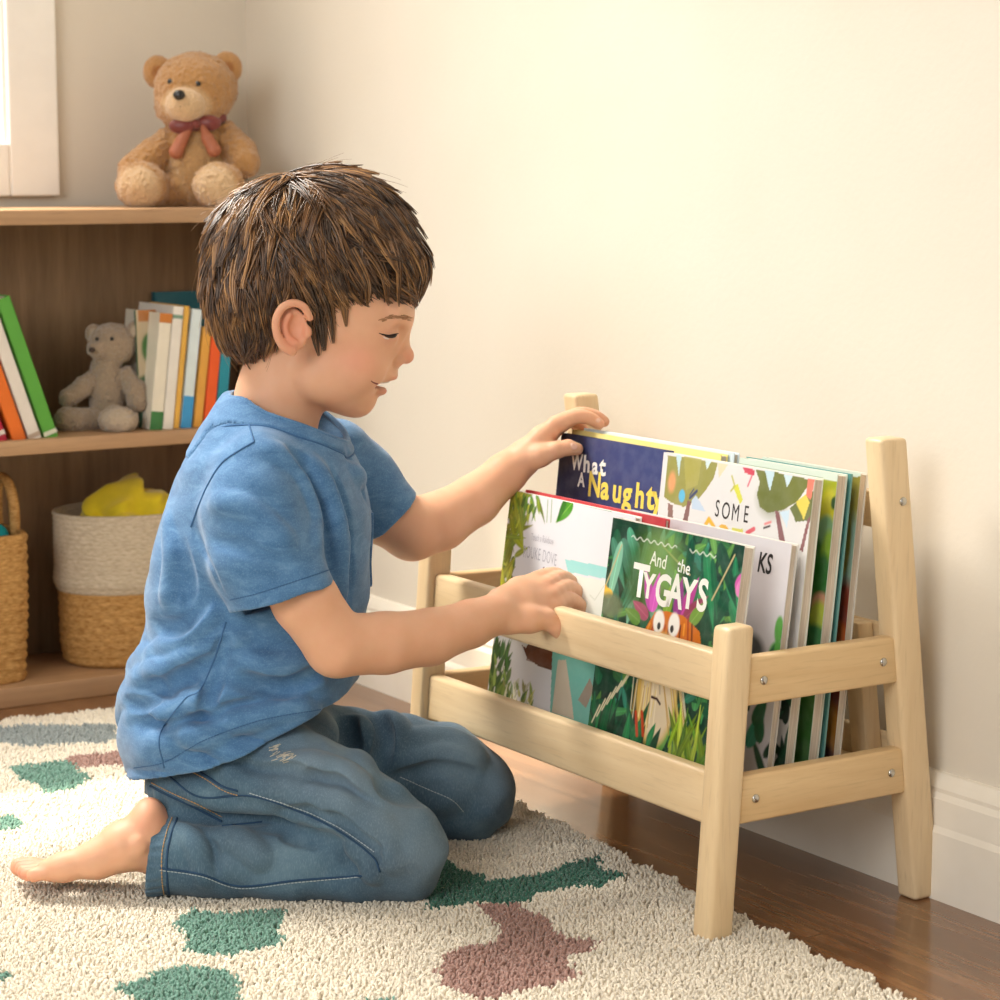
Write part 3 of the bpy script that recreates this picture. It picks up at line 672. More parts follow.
strip_art(b, [(856, 500, 0.02, 0.05, (150, 138, 58)), (850, 570, 0.02, 0.05, (128, 158, 140)), (846, 545, 0.006, 0.03, (140, 130, 50)), (842, 612, 0.02, 0.03, (124, 50, 30)), (836, 640, 0.02, 0.018, (172, 84, 30)), (834, 700, 0.02, 0.035, (110, 44, 26)), (828, 735, 0.02, 0.03, (160, 106, 36)), (824, 765, 0.02, 0.02, (80, 40, 24))])
b.poly([(690, 430), (866, 465), (866, 478), (690, 450)], (210, 222, 208))
b.build('olive and rust-brown picture book, rearmost at the right end of the rack', None, (210, 204, 190), GB)
# ------------------------------------------------------------------ the rug
RX1, RY1, RX0, RY0 = 1.44, 2.80, -0.45, 0.45
RZ = 0.003
xe_ = lambda y: 1.310 + (y - 1.384) * 0.0865
ye_ = lambda x: 2.745 - 0.13 * (x - 1.037)
CREAM, TEAL, DTEAL, MAUVE, GREY = (232, 222, 203), (110, 150, 134), (64, 112, 94), (170, 134, 122), (146, 154, 152)
patches = [(GREY, [(-30, 720), (60, 716), (112, 717), (122, 728), (100, 735), (40, 737), (-30, 735)]),
 (MAUVE, [(63, 750), (126, 741), (150, 746), (140, 757), (69, 759)]),
 (TEAL, [(6, 759), (63, 751), (87, 765), (80, 780), (50, 784), (27, 773)]),
 (TEAL, [(-30, 809), (22, 806), (18, 819), (-30, 820)]),
 (TEAL, [(177, 914), (192, 900), (285, 900), (281, 930), (258, 939), (228, 946), (192, 942)]),
 (TEAL, [(115, 974), (170, 958), (200, 955), (232, 957), (234, 975), (247, 990), (245, 1010), (190, 1000), (140, 992)]),
 (TEAL, [(325, 1006), (350, 991), (400, 984), (410, 1006)]), (TEAL, [(-30, 955), (8, 962), (4, 970), (-30, 976)]),
 (DTEAL, [(426, 898), (440, 850), (472, 860), (487, 871), (520, 868), (568, 855), (595, 845), (600, 855), (624, 867), (595, 878), (568, 875), (520, 892), (481, 893), (460, 896)]),
 (MAUVE, [(475, 895), (517, 892), (541, 907), (568, 928), (595, 928), (592, 940), (574, 949), (574, 964), (544, 976), (472, 989), (430, 961), (454, 940), (499, 928), (493, 907)])]
def inpoly(x, y, p):
    ins = np.zeros(x.shape, bool); n = len(p)
    for i in range(n):
        (x1, y1), (x2, y2) = p[i], p[(i + 1) % n]
        if y1 != y2: ins ^= ((y1 > y) != (y2 > y)) & (x < (x2 - x1) * (y - y1) / (y2 - y1) + x1)
    return ins
rg = np.random.default_rng(11)
sp = 0.0033
gx, gy = np.meshgrid(np.arange(RX0, RX1, sp), np.arange(RY0, RY1, sp)); gx = gx.ravel(); gy = gy.ravel()
gx = gx + rg.uniform(-0.6, 0.6, gx.size) * sp; gy = gy + rg.uniform(-0.6, 0.6, gy.size) * sp
wob = lambda t: 0.004 * np.sin(t * 61) + 0.003 * np.sin(t * 143 + 1)
okk = (gx < xe_(gy) + wob(gy)) & (gy < ye_(gx) + wob(gx))
dv = np.stack([gx, gy, np.full_like(gx, 0.02 - CAMH)], 1); zc = dv @ FW; pxs = 500 + FPX * (dv @ RT) / zc; pys = 500 - FPX * (dv @ UP) / zc
okk &= (zc > 0.3) & (pxs > -160) & (pxs < 1100) & (pys < 1130)
gx, gy = gx[okk], gy[okk]; n = len(gx)
cc = np.tile(np.array(srgb(*CREAM)), (n, 1))
jx = gx + 0.004 * np.sin(gy * 90) + rg.normal(0, 0.0022, n); jy = gy + 0.004 * np.sin(gx * 80 + 2) + rg.normal(0, 0.0022, n)
for c_, pl in patches:
    pw = np.array([on_z(px, py, 0.018)[:2] for px, py in pl]); m = inpoly(jx, jy, pw); cc[m] = srgb(*c_)
for c_, cx_, cy_, rr in ((TEAL, 0.45, 1.6, 0.09), (MAUVE, 0.25, 2.1, 0.1), (GREY, 0.62, 1.25, 0.08), (DTEAL, 0.0, 1.5, 0.09)):
    m = np.hypot(jx - cx_, (jy - cy_) * 1.4) < rr * (1 + 0.25 * np.sin(3 * np.arctan2(jy - cy_, jx - cx_))); cc[m] = srgb(*c_)
cc = cc * (1 + rg.normal(0, 0.06, (n, 1)))
ht = rg.uniform(0.006, 0.0088, n); lean = rg.normal(0, 0.0015, (n, 2)); r0 = rg.uniform(0.0014, 0.0020, n); a0_ = rg.uniform(0, 6.28, n)
rings = []
for lv, (hz, rs) in enumerate(((0.0, 0.9), (0.55, 1.15), (0.9, 0.75))):
    for q in range(4):
        a = a0_ + q * np.pi / 2 + lv * 0.5
        rings.append(np.stack([gx + lean[:, 0] * hz ** 2 + r0 * rs * np.cos(a), gy + lean[:, 1] * hz ** 2 + r0 * rs * np.sin(a), RZ - 0.001 + ht * hz], 1))
rings.append(np.stack([gx + lean[:, 0], gy + lean[:, 1], RZ - 0.001 + ht * 1.02], 1))
V = np.stack(rings, 1).reshape(-1, 3); base_ = np.arange(n)[:, None] * 13
fq = []
for lv in range(2):
    for q in range(4): fq.append([lv * 4 + q, lv * 4 + (q + 1) % 4, lv * 4 + 4 + (q + 1) % 4, lv * 4 + 4 + q])
fq += [[8, 9, 10, 12], [10, 11, 8, 12]]
Fc = np.concatenate([base_ + np.array(f)[None] for f in fq])
rug = empty('rug', (1.0, 2.0, 0), 'shaggy cream rug with teal, mauve and grey patches on the wooden floor', 'rug')
k = NT('wool_pile', 0.9, 0.15); k.col(k.attr()); k.b.inputs['Sheen Weight'].default_value = 0.3; PILE = k.m
o = from_np('pile', V, Fc, PILE, None, True, np.repeat(cc, 13, 0)); keep(o, rug); o['kind'] = 'stuff'
bb = box_bm((0, 0, 0.0005), (1, 1, RZ), 0)
for v in bb.verts:
    y = RY0 if v.co.y < 0.5 else 0; x = RX0 if v.co.x < 0.5 else 0
    if v.co.y > 0.5: y = ye_(RX0) if v.co.x < 0.5 else 2.70
    if v.co.x > 0.5: x = xe_(y) - 0.004
    v.co.x, v.co.y = x, y - (0.004 if v.co.y > 0.5 else 0)
keep(from_bm('backing', bb, plain('rug_backing', (206, 194, 172), 0.9, 0.1), None, False), rug)
# ------------------------------------------------------------------ things on the shelves
FUR1 = NT('golden_plush', 0.85, 0.15); co = FUR1.coords(); nz = FUR1.noise(co, 420, 3, 0.6)
FUR1.col(FUR1.mix(FUR1.attr(), (0.5, 0.5, 0.5), FUR1.ramp(nz, [(0.35, (0.35,) * 3), (0.65, (0, 0, 0))]), 'MULTIPLY')); FUR1.bump(nz, 0.8, 0.004); FUR1.b.inputs['Sheen Weight'].default_value = 0.5; FUR1 = FUR1.m
EYEB = plain('black_button', (24, 20, 18), 0.2, 0.6, 0.02)
RIB = plain('satin_ribbon', (112, 38, 30), 0.4, 0.5, 0.1, 60, 0, 0.3)
def dd_on_y(px, py, y): return on_y(px, py, y) @ F0
def blob(name, parts, mat, parent, h=0.0015, cols=None, k=0.006, rough=0.0):
    pts = []
    for p_ in parts:
        if p_[0] == 'e': pts += [p_[1] - np.max(p_[2]), p_[1] + np.max(p_[2])]
        else: pts += [q - r for q, r in zip(p_[1], p_[2])] + [q + r for q, r in zip(p_[1], p_[2])]
    pts = np.array(pts); f = Field(pts.min(0) - 0.008, pts.max(0) + 0.008, h)
    for p_ in parts:
        kk = p_[3] if len(p_) > 3 and p_[3] is not None else k
        if p_[0] == 'e': f.ell(p_[1], p_[2], kk, 'add', p_[4] if len(p_) > 4 else None)
        else: f.chain(p_[1], p_[2], kk)
    if rough:
        r = np.random.default_rng(3).normal(0, 1, f.d.shape).astype(np.float32); g = f.copy(); g.d = r; g.blur(1); f.d += g.d * rough
    return sdf_obj(name, f, mat, parent, cols)
# big golden bear on top of the shelf
D1 = dd_on_y(190, 208, 2.925)
sc = D1 / FPX * 1.0
q = lambda px, py, dd=0.0: Q(px, py, D1 + dd)
R3 = lambda a, b, c: np.array([a, b, c]) * sc
g1, g2, g3 = srgb(190, 140, 84), srgb(208, 164, 110), srgb(220, 184, 140)
def bearcol(main, lists):
    def f(v):
        c = np.tile(np.array(main, np.float32), (len(v), 1))
        for p_, r_, cl in lists:
            w_ = np.clip((1.15 - np.linalg.norm((v - p_) / r_, axis=1)) / 0.3, 0, 1)[:, None]; c = c * (1 - w_) + np.array(cl) * w_
        return c
    return f
base = P(190, 208, D1); base[2] = zt
bear = empty('teddy_bear', base, 'golden brown teddy bear with a dark red bow, sitting on top of the bookshelf', 'teddy bear')
hd = q(196, 88, 0.0)
blob('body', [('e', q(197, 165, 0.0), R3(34, 33, 46), 0.01), ('e', q(198, 135, 0.0), R3(26, 24, 22), 0.01), ('e', hd, R3(41, 38, 35), 0.008),
              ('e', q(190, 108, -0.012), R3(34, 30, 22), 0.012),
              ('c', [q(172, 142, -0.004), q(153, 156, -0.022), q(134, 170, -0.036)], [16 * sc, 16.5 * sc, 16 * sc], 0.005), ('c', [q(224, 135, -0.002), q(238, 152, -0.014), q(244, 162, -0.026)], [15 * sc, 17.5 * sc, 16 * sc], 0.005),
              ('c', [q(176, 192, -0.010), q(156, 190, -0.035)], [18 * sc, 18 * sc], 0.006), ('c', [q(214, 192, -0.008), q(218, 190, -0.035)], [18 * sc, 18 * sc], 0.006),
              ('e', q(142, 186, -0.055), R3(26, 22, 23), 0.006), ('e', q(219, 186, -0.055), R3(26, 20, 23), 0.006)],
     FUR1, bear, 0.0016, bearcol(g1, [(q(197, 165, -0.04), R3(26, 40, 34), g2), (q(186, 105, -0.045), R3(24, 30, 18), g3), (q(136, 190, -0.085), R3(24, 26, 24), g3), (q(214, 188, -0.085), R3(22, 26, 24), g3)]), rough=0.0032)
for px, py, s_ in ((158, 72, -1), (227, 68, 1)):
    blob('ear', [('e', q(px, py, 0.004), R3(15, 8, 16.5), 0.002), ], FUR1, bear, 0.0014, bearcol(g1, [(q(px + s_ * 1, py, -0.012), R3(7, 8, 8), srgb(170, 112, 60))]), rough=0.001)
blob('muzzle', [('e', q(186, 105, -0.044), R3(20, 17, 17)), ('e', q(180, 96, -0.052), R3(9, 9, 7))], FUR1, bear, 0.0012, bearcol(g3, []), rough=0.001)
blob('nose', [('e', q(179, 95, -0.067), R3(6, 4, 5))], EYEB, bear, 0.0008)
for px, py in ((171, 82), (198, 84)): blob('eye', [('e', q(px, py, -0.040 if px < 180 else -0.0475), R3(3.6, 3.6, 3.8))], EYEB, bear, 0.0006)
blob('mouth', [('c', [q(180, 100, -0.0645), q(181, 106, -0.0640), q(183, 111, -0.0600), q(188, 113, -0.0600)], [0.9 * sc] * 4)], plain('mouth_thread', (92, 60, 40), 0.7, 0.2, 0.02), bear, 0.0007)
bow = blob('bow', [('e', q(182, 126, -0.046), R3(13, 6, 8)), ('e', q(209, 123, -0.042), R3(12, 6, 8)), ('e', q(196, 124, -0.048), R3(5, 6, 5)), ('c', [q(172, 122, -0.02), q(196, 126, -0.036), q(222, 118, -0.016)], [5 * sc] * 3)], RIB, bear, 0.0012, k=0.002)
RIB2 = plain('sheer_ribbon', (164, 98, 70), 0.5, 0.4, 0.1, 60)
for a, b_ in (((190, 128), (176, 152)), ((203, 127), (214, 150))):
    blob('ribbon_tail', [('c', [q(a[0], a[1], -0.046), q((a[0] + b_[0]) / 2 - 1, (a[1] + b_[1]) / 2, -0.050), q(b_[0], b_[1], -0.050)], [3 * sc, 5.5 * sc, 7 * sc], 0.004)], RIB2, bear, 0.0012)
# small grey-beige bear on the middle shelf
D2 = dd_on_y(104, 434, 2.915); sc = D2 / FPX
q = lambda px, py, dd=0.0: Q(px, py, D2 + dd)
h1, h2 = srgb(168, 146, 122), srgb(196, 176, 152)
base = P(104, 434, D2); base[2] = zm
bear2 = empty('teddy_bear', base, 'small grey-beige teddy bear sitting between the books on the middle shelf', 'teddy bear')
blob('body', [('e', q(108, 398, 0), R3(19, 18, 30), 0.006), ('e', q(112, 344, 0), R3(24, 22, 21), 0.004), ('e', q(97, 349, -0.02), R3(10, 12, 9), 0.006), ('c', [q(106, 370, 0), q(106, 378, 0)], [16 * sc, 16 * sc], 0.006),
              ('c', [q(94, 378, -0.004), q(82, 388, -0.02), q(68, 398, -0.03)], [9 * sc, 10 * sc, 9 * sc], 0.003), ('c', [q(127, 375, -0.002), q(136, 390, -0.012), q(137, 402, -0.02)], [9 * sc, 11 * sc, 10 * sc], 0.003),
              ('c', [q(98, 420, -0.01), q(76, 421, -0.035)], [13 * sc, 13 * sc], 0.004), ('e', q(67, 420, -0.04), R3(13, 13, 13), 0.004), ('c', [q(112, 420, -0.01), q(117, 420, -0.04)], [13 * sc, 14 * sc], 0.004), ('e', q(118, 420, -0.05), R3(20, 13, 14), 0.004)],
     FUR1, bear2, 0.0015, bearcol(h1, [(q(116, 420, -0.07), R3(18, 16, 13), h2)]), rough=0.0032)
for px, py in ((94, 334), (135, 331)): blob('ear', [('e', q(px, py, 0.0), R3(9, 6, 10))], FUR1, bear2, 0.0012, bearcol(h1, [(q(px, py, -0.01), R3(5, 6, 6), h2)]), rough=0.001)
blob('nose', [('e', q(92, 350, -0.040), R3(3.4, 3, 2.8))], plain('brown_nose', (66, 52, 46), 0.5, 0.3, 0.02), bear2, 0.0007)
for px, py in ((97, 339), (112, 339)): blob('eye', [('e', q(px, py, -0.0285), R3(2, 2, 2))], EYEB, bear2, 0.0006)

# books on the middle shelf
def shelf_book(px0, px1, ptop, rgb, label, group, lean=0.0, depth=0.13, y0=2.845, band=None, name='book', zb=None):
    x0 = on_y(px0, 436, y0)[0]; x1 = on_y(px1, 436, y0)[0]; zb = zm + 0.0008 if zb is None else zb
    T = x1 - x0; H = on_y((px0 + px1) / 2, ptop, y0)[2] - zb; a = math.atan(lean); H = H / math.cos(a)
    Mx = Matrix.Translation((x0, y0, zb + max(0, math.sin(a) * 0))) @ Matrix.Rotation(a, 4, 'Y')
    if lean < 0: Mx = Matrix.Translation((x0, y0, zb)) @ Matrix.Translation((T * math.cos(a), 0, 0)) @ Matrix.Rotation(a, 4, 'Y') @ Matrix.Translation((-T, 0, 0))
    e = empty(name, (0, 0, 0), label, 'book', group); e.matrix_world = Mx
    m = plain('spine_cloth', rgb, 0.4, 0.4, 0.05); ct = 0.0012
    bm = bmesh.new()
    for lo, hi in (((0, 0, 0), (ct, depth, H)), ((T - ct, 0, 0), (T, depth, H)), ((ct, 0, 0), (T - ct, ct, H))):
        b2 = box_bm(lo, hi, 0.0004, 1); me_ = bpy.data.meshes.new('t'); b2.to_mesh(me_); b2.free(); bm.from_mesh(me_); bpy.data.meshes.remove(me_)
    from_bm('cover', bm, m, e, False)
    boxo('pages', (ct, ct, 0.002), (T - ct, depth - 0.003, H - 0.002), PAGES, e)
    if band:
        for f0, f1, c_ in band: boxo('spine_band', (-0.0002, -0.0004, H * f0), (T + 0.0002, 0.0003, H * f1), plain('band', c_, 0.4, 0.4, 0.03), e)
    return e
GL, GR = 'books leaning at the left of the middle shelf', 'books at the right of the middle shelf'
for i, (p0_, p1_, tp, c_, lb, bd) in enumerate([(-4, 8, 330, (176, 34, 60), 'crimson book leaning left of the orange one', [(0.06, 0.1, (220, 210, 200))]),
     (14, 27, 302, (224, 112, 40), 'orange book leaning between the crimson and the white one', None), (30, 42, 297, (222, 214, 204), 'white-spined book leaning beside the green one on the middle shelf', [(0.02, 0.05, (190, 170, 150))]),
     (46, 59, 294, (88, 160, 62), 'leaf-green book leaning at the right of the left-hand group', [(0.03, 0.06, (220, 220, 200))])]):
    shelf_book(p0_, p1_, tp, c_, lb, GL, lean=-0.33, depth=0.12, y0=2.842 + i * 0.0008, band=bd)
spec = [(190, 196, 305, (226, 220, 204), 'narrow cream book leaning right of the white one', [(0.0, 0.98, (232, 226, 212))]),]
rows_ = [(150, 162, 313, (226, 218, 200), 'white picture book with a green foot to its spine, nearest the small bear', [(0.0, 0.16, (58, 120, 66)), (0.92, 1.0, (196, 120, 50))], 0.12),
         (163, 173, 306, (228, 222, 212), 'plain white-spined book, second from the small bear', [(0.9, 0.93, (120, 150, 130))], 0.12),
         (174, 179, 306, (222, 172, 74), 'thin mustard yellow book between two white spines', None, 0.12),
         (181, 191, 309, (214, 226, 228), 'white and sky-blue spined book right of the mustard one', [(0.0, 0.27, (60, 150, 206))], 0.13),
         (194, 202, 327, (222, 162, 70), 'ochre book between the sky-blue and orange-red ones', None, 0.13),
         (204, 214, 334, (232, 92, 34), 'bright orange-red book beside the boy\'s neck', None, 0.12),
         (216, 226, 352, (34, 140, 160), 'turquoise book rightmost beside the boy\'s neck', None, 0.1)]
for i, (p0_, p1_, tp, c_, lb, bd, ln) in enumerate(rows_): shelf_book(p0_, p1_, tp, c_, lb, GR, lean=ln, depth=0.11, y0=2.846, band=bd)
# picture book standing cover-out behind the small bear, and the teal book at the back
cb = Book.__new__(Book); cb.t = 0.006; yc = 2.872
cb.rt = np.array([1.0, 0, 0]); cb.up = np.array([0, 0.06, 1.0]) / math.hypot(1, 0.06); cb.dp = np.cross(cb.up, cb.rt); cb.n = cb.dp
xl, xr = on_y(140, 380, yc)[0], on_y(160, 380, yc)[0]; cb.W = xr - xl; cb.o = np.array([xl, yc, zm + 0.001]); cb.H = on_y(150, 310, yc)[2] - cb.o[2]
cb.canvas(0.002, (188, 170, 140)); cb.poly([(138, 305), (190, 305), (190, 322), (138, 322)], (176, 110, 48)); cb.ell(150, 348, 0.012, 0.02, (60, 110, 50)); cb.ell(155, 362, 0.01, 0.014, (206, 150, 40)); cb.ell(148, 390, 0.02, 0.02, (54, 90, 54)); cb.ell(150, 425, 0.03, 0.02, (30, 90, 60))
cb.build('picture book standing cover-out behind the small bear, orange band at its top', None, (70, 96, 70), GR, 'book')
shelf_book(158, 216, 291, (20, 92, 104), 'tall dark teal book standing at the back behind the row of spines', GR, 0.0, 0.012, 3.0, None)

# baskets on the bottom shelf
def weave(name, prof, nrow, nst, mat, parent, cx, cy, rx, ry, z0, z1, ex=2.0, amp=0.0022, cols=None):
    nz_, nt = nrow * 6, nst * 4
    z = np.linspace(0, 1, nz_); th = np.linspace(0, 2 * np.pi, nt, endpoint=False); Z, T = np.meshgrid(z, th, indexing='ij')
    row = np.floor(Z * nrow); rip = np.abs(np.sin(Z * nrow * np.pi)) * (0.55 + 0.45 * np.cos(T * nst + np.pi * row))
    r = np.interp(Z, *prof) + amp / rx * (rip - 0.5)
    c_, s_ = np.cos(T), np.sin(T); k_ = (np.abs(c_) ** ex + np.abs(s_) ** ex) ** (-1 / ex)
    v = np.stack([cx + rx * r * k_ * c_, cy + ry * r * k_ * s_, z0 + (z1 - z0) * Z], -1).reshape(-1, 3)
    vin = np.stack([cx + (rx * r - 0.006) * k_ * c_, cy + (ry * r - 0.006) * k_ * s_, np.maximum(z0 + (z1 - z0) * Z, z0 + 0.004)], -1).reshape(-1, 3)
    ii = (np.arange(nz_ - 1)[:, None] * nt + np.arange(nt)[None]); jj = (np.arange(nz_ - 1)[:, None] * nt + (np.arange(nt)[None] + 1) % nt)
    f = np.stack([ii, jj, jj + nt, ii + nt], -1).reshape(-1, 4); N = nz_ * nt
    top = (nz_ - 1) * nt + np.arange(nt); top2 = (nz_ - 1) * nt + (np.arange(nt) + 1) % nt; bot = np.arange(nt); bot2 = (bot + 1) % nt
    f2 = np.concatenate([f, f[:, ::-1] + N, np.stack([top, top2, top2 + N, top + N], -1), np.stack([bot2, bot, bot + N, bot2 + N], -1)])
    o = from_np(name, np.vstack([v, vin]), f2, mat, None, True); keep(o, parent); return o
WICK = NT('seagrass', 0.7, 0.25); WICK.col(WICK.ramp(WICK.noise(WICK.coords((60, 60, 260)), 2.0, 3), [(0.3, srgb(150, 104, 52)), (0.7, srgb(206, 162, 100))])); WICK = WICK.m
COTT = NT('cotton_rope', 0.85, 0.15); COTT.col(COTT.ramp(COTT.noise(COTT.coords((60, 60, 260)), 2.0, 3), [(0.3, srgb(176, 160, 136)), (0.7, srgb(208, 194, 172))])); COTT = COTT.m
YC = 2.925; zr = on_y(115, 518, YC - 0.08)[2]; zmid = on_y(100, 600, YC - 0.085)[2]
cxb = on_y(57, 560, YC)[0] + 0.108
bk = empty('basket', (cxb, YC, ZB), 'round basket with a grey-white upper band and natural seagrass foot, holding the yellow cloth', 'basket', 'baskets on the bottom shelf')
prof1 = ([0, 0.05, 0.3, 1], [0.88, 0.93, 0.97, 0.98]); prof2 = ([0, 0.12, 0.3, 0.93, 1.0], [0.99, 1.04, 1.02, 1.02, 1.035])
weave('seagrass_foot', prof1, 9, 26, WICK, bk, cxb, YC, 0.105, 0.083, ZB, zmid + 0.004)
weave('cotton_band', prof2, 16, 60, COTT, bk, cxb, YC, 0.105, 0.083, zmid, zr, amp=0.0014)
keep(boxo('basket_base', (cxb - 0.06, YC - 0.05, ZB), (cxb + 0.06, YC + 0.05, ZB + 0.005), WICK), bk)
xe = on_y(31, 600, 2.87)[0]; zt2 = on_y(15, 533, 2.87)[2]
bk2 = empty('basket', (xe - 0.11, 2.93, ZB), 'square wicker basket with an arched side handle at the left end of the bottom shelf', 'basket', 'baskets on the bottom shelf')
weave('wicker_side', ([0, 0.5, 1], [0.94, 0.99, 1.0]), 15, 30, WICK, bk2, xe - 0.105, 2.93, 0.105, 0.082, ZB, zt2, 6.0, 0.003)
keep(boxo('basket_base', (xe - 0.195, 2.866, ZB), (xe - 0.015, 2.994, ZB + 0.005), WICK), bk2)
dh = 2.935
hp = [(xe - 0.006, dh - 0.03, zt2 - 0.02), (xe - 0.006, dh - 0.03, zt2 + 0.03), (xe - 0.008, dh - 0.018, zt2 + 0.058), (xe - 0.008, dh + 0.012, zt2 + 0.062), (xe - 0.006, dh + 0.03, zt2 + 0.03), (xe - 0.006, dh + 0.03, zt2 - 0.02)]
keep(tubes('handle', [smooth_path(hp, 30)], [0.007], WICK, None, 10), bk2)
# yellow cloth in the round basket, teal toy in the square one
f = Field(Q(70, 560, 2.95) * 0 + tol(np.array([cxb, YC, zr])) - np.array([0.12, 0.11, 0.09]), tol(np.array([cxb, YC, zr])) + np.array([0.12, 0.11, 0.075]), 0.0022)
cl = tol(np.array([cxb, YC, zr]))
for du, dw, dz, r_ in ((-0.03, 0.0, -0.012, 0.034), (-0.012, 0.0, 0.010, 0.032), (-0.005, 0.01, 0.022, 0.022), (0.02, -0.01, -0.006, 0.036), (0.045, -0.012, -0.012, 0.03), (0.0, -0.02, -0.03, 0.045), (0.055, 0.01, -0.01, 0.03), (-0.045, 0.01, -0.03, 0.026)):
    f.ell(cl + np.array([du, dw, dz]), (r_, r_ * 0.9, r_ * 0.95), 0.012)
X, Y, Z = f.grid((slice(None),) * 3); f.d += (0.0045 * np.sin(X * 130 + 3 * np.sin(Z * 60) + Y * 50) + 0.0025 * np.sin(X * 60 - Z * 210 + 2 * np.sin(Y * 90))).astype(np.float32)
o = sdf_obj('cloth', f, plain('yellow_cotton', (222, 196, 40), 0.85, 0.15, 0.08, 40, 0, 0.3)); tag(o, 'crumpled yellow cloth spilling over the rim of the round basket', 'cloth')
pz = np.array([xe - 0.03, 2.90, zt2]); pl = tol(pz)
f = Field(pl - 0.06, pl + np.array([0.05, 0.05, 0.055]), 0.0016)
f.ell(pl + np.array([-0.012, 0.0, -0.01]), (0.026, 0.02, 0.022), 0.008); f.cone(pl + np.array([-0.02, 0, 0.005]), 0.012, pl + np.array([-0.026, 0.0, 0.03]), 0.008, 0.006)
o = sdf_obj('toy', f, plain('teal_plush', (20, 140, 146), 0.7, 0.2, 0.1, 50)); tag(o, 'teal soft toy poking out of the square wicker basket', 'toy')
# ------------------------------------------------------------------ the boy
DM = 2.27
S = lambda d: (0.99 * d + 0.06) / FPX                                 # metres per pixel at distance d
SM = S(DM)
rz0 = 0.010
boy = empty('person', tuple(P(300, 870, DM)[:2]) + (rz0,), 'boy in a blue t-shirt and jeans kneeling on the rug beside the book rack', 'person')
def chainq(f, pts, k=0.006, op='add'):
    """pts: (px, py, d, radius in px)"""
    f.chain([Q(a, b, d) for a, b, d, r in pts], [r * S(d) for a, b, d, r in pts], k, op)
def ellq(f, px, py, d, ru, rz, rw, k=0.008, op='add', rot=None):
    """ru, rz in px; rw in metres"""
    f.ell(Q(px, py, d), (ru * S(d), rw, rz * S(d)), k, op, rot)
def rot_v(a):
    """turn in the picture plane (u, z), clockwise seen by the viewer for positive a"""
    c, s = math.cos(a), math.sin(a); return np.array([[c, 0, s], [0, 1, 0], [-s, 0, c]])
B0 = Field((Q(6, 500, 2.27)[0], 2.03, 0.004), (Q(618, 500, 2.47)[0], 2.545, 0.705), 0.0018)
f = B0
# skull, face
ellq(f, 309, 268, DM, 95, 90, 0.074, 0.010)
ellq(f, 350, 322, DM, 57, 58, 0.061, 0.018)
ellq(f, 343, 374, DM, 37, 39, 0.050, 0.020)
ellq(f, 358, 399, DM, 16, 17, 0.022, 0.014)
for s_ in (-1, 1):
    ellq(f, 360, 366, DM + s_ * 0.030, 25, 25, 0.025, 0.014)
    ellq(f, 318, 376, DM + s_ * 0.034, 24, 26, 0.020, 0.014)
ellq(f, 398, 312, DM, 15, 20, 0.042, 0.014)
chainq(f, [(398, 330, DM, 8), (403.5, 352, DM, 8.0)], 0.007)
ellq(f, 405.4, 356, DM, 8.6, 8.0, 0.0078, 0.004)
for s_ in (-1, 1): ellq(f, 397.5, 360.5, DM + s_ * 0.0078, 7.0, 5.6, 0.0050, 0.003)
for s_ in (-1, 1): ellq(f, 402, 366.5, DM + s_ * 0.0038, 2.8, 2.0, 0.0022, 0.002, 'sub')
ellq(f, 385.5, 373, DM, 12, 9, 0.020, 0.009)
for s_ in (-1, 1):
    ellq(f, 401, 336, DM + s_ * 0.034, 10, 9, 0.011, 0.008, 'sub')
    ellq(f, 386.5, 336, DM + s_ * 0.0305, 12.0, 11.0, 0.0115, 0.004)
ellq(f, 390.8, 376.5, DM, 6.6, 3.4, 0.0135, 0.003)
ellq(f, 379.5, 391.0, DM, 7.4, 4.4, 0.0150, 0.004)
ellq(f, 388, 383.8, DM, 17, 3.1, 0.0270, 0.002, 'sub', rot_v(-0.06))
for s_ in (-1, 1): ellq(f, 379.5, 385.6, DM + s_ * 0.024, 6.8, 3.0, 0.013, 0.0012, 'sub', rot_v(0.05))
# ears
for s_ in (-1, 1):
    de = DM + s_ * 0.073
    ellq(f, 293, 329, de + s_ * 0.003, 15, 22, 0.0060, 0.004, 'add', rot_v(-0.15))
    ring = [(310, 318), (304, 307), (293, 303), (282, 308), (276, 320), (277, 334), (283, 345), (292, 351)]
    out_ = [0.004, 0.008, 0.011, 0.0125, 0.0130, 0.0125, 0.010, 0.007]
    rp_ = smooth_path(np.array([Q(a, b, de + s_ * o_) for (a, b), o_ in zip(ring, out_)]), 30)
    f.chain(rp_, list(np.interp(np.linspace(0, 1, 30), [0, 0.3, 0.7, 1], np.array([3.4, 3.6, 3.6, 5.2]) * SM)), 0.0015)
    ellq(f, 295.5, 327, de + s_ * 0.0120, 12.0, 17.0, 0.0100, 0.002, 'sub', rot_v(-0.15))
    rp_ = smooth_path(np.array([Q(a, b, de + s_ * 0.0065) for a, b in ((290, 314), (285, 324), (288, 337), (296, 343))]), 14)
    f.chain(rp_, [2.6 * SM] * 14, 0.002)
    ellq(f, 308, 332, de + s_ * 0.005, 4, 6, 0.004, 0.003)
# neck and trunk (inside the shirt)
chainq(f, [(285, 365, DM, 40), (278, 400, DM, 40), (270, 452, DM, 45)], 0.014)
ellq(f, 270, 474, DM, 66, 38, 0.080, 0.02)
chainq(f, [(266, 495, DM, 60), (254, 600, DM, 62), (240, 720, DM, 52)], 0.02)
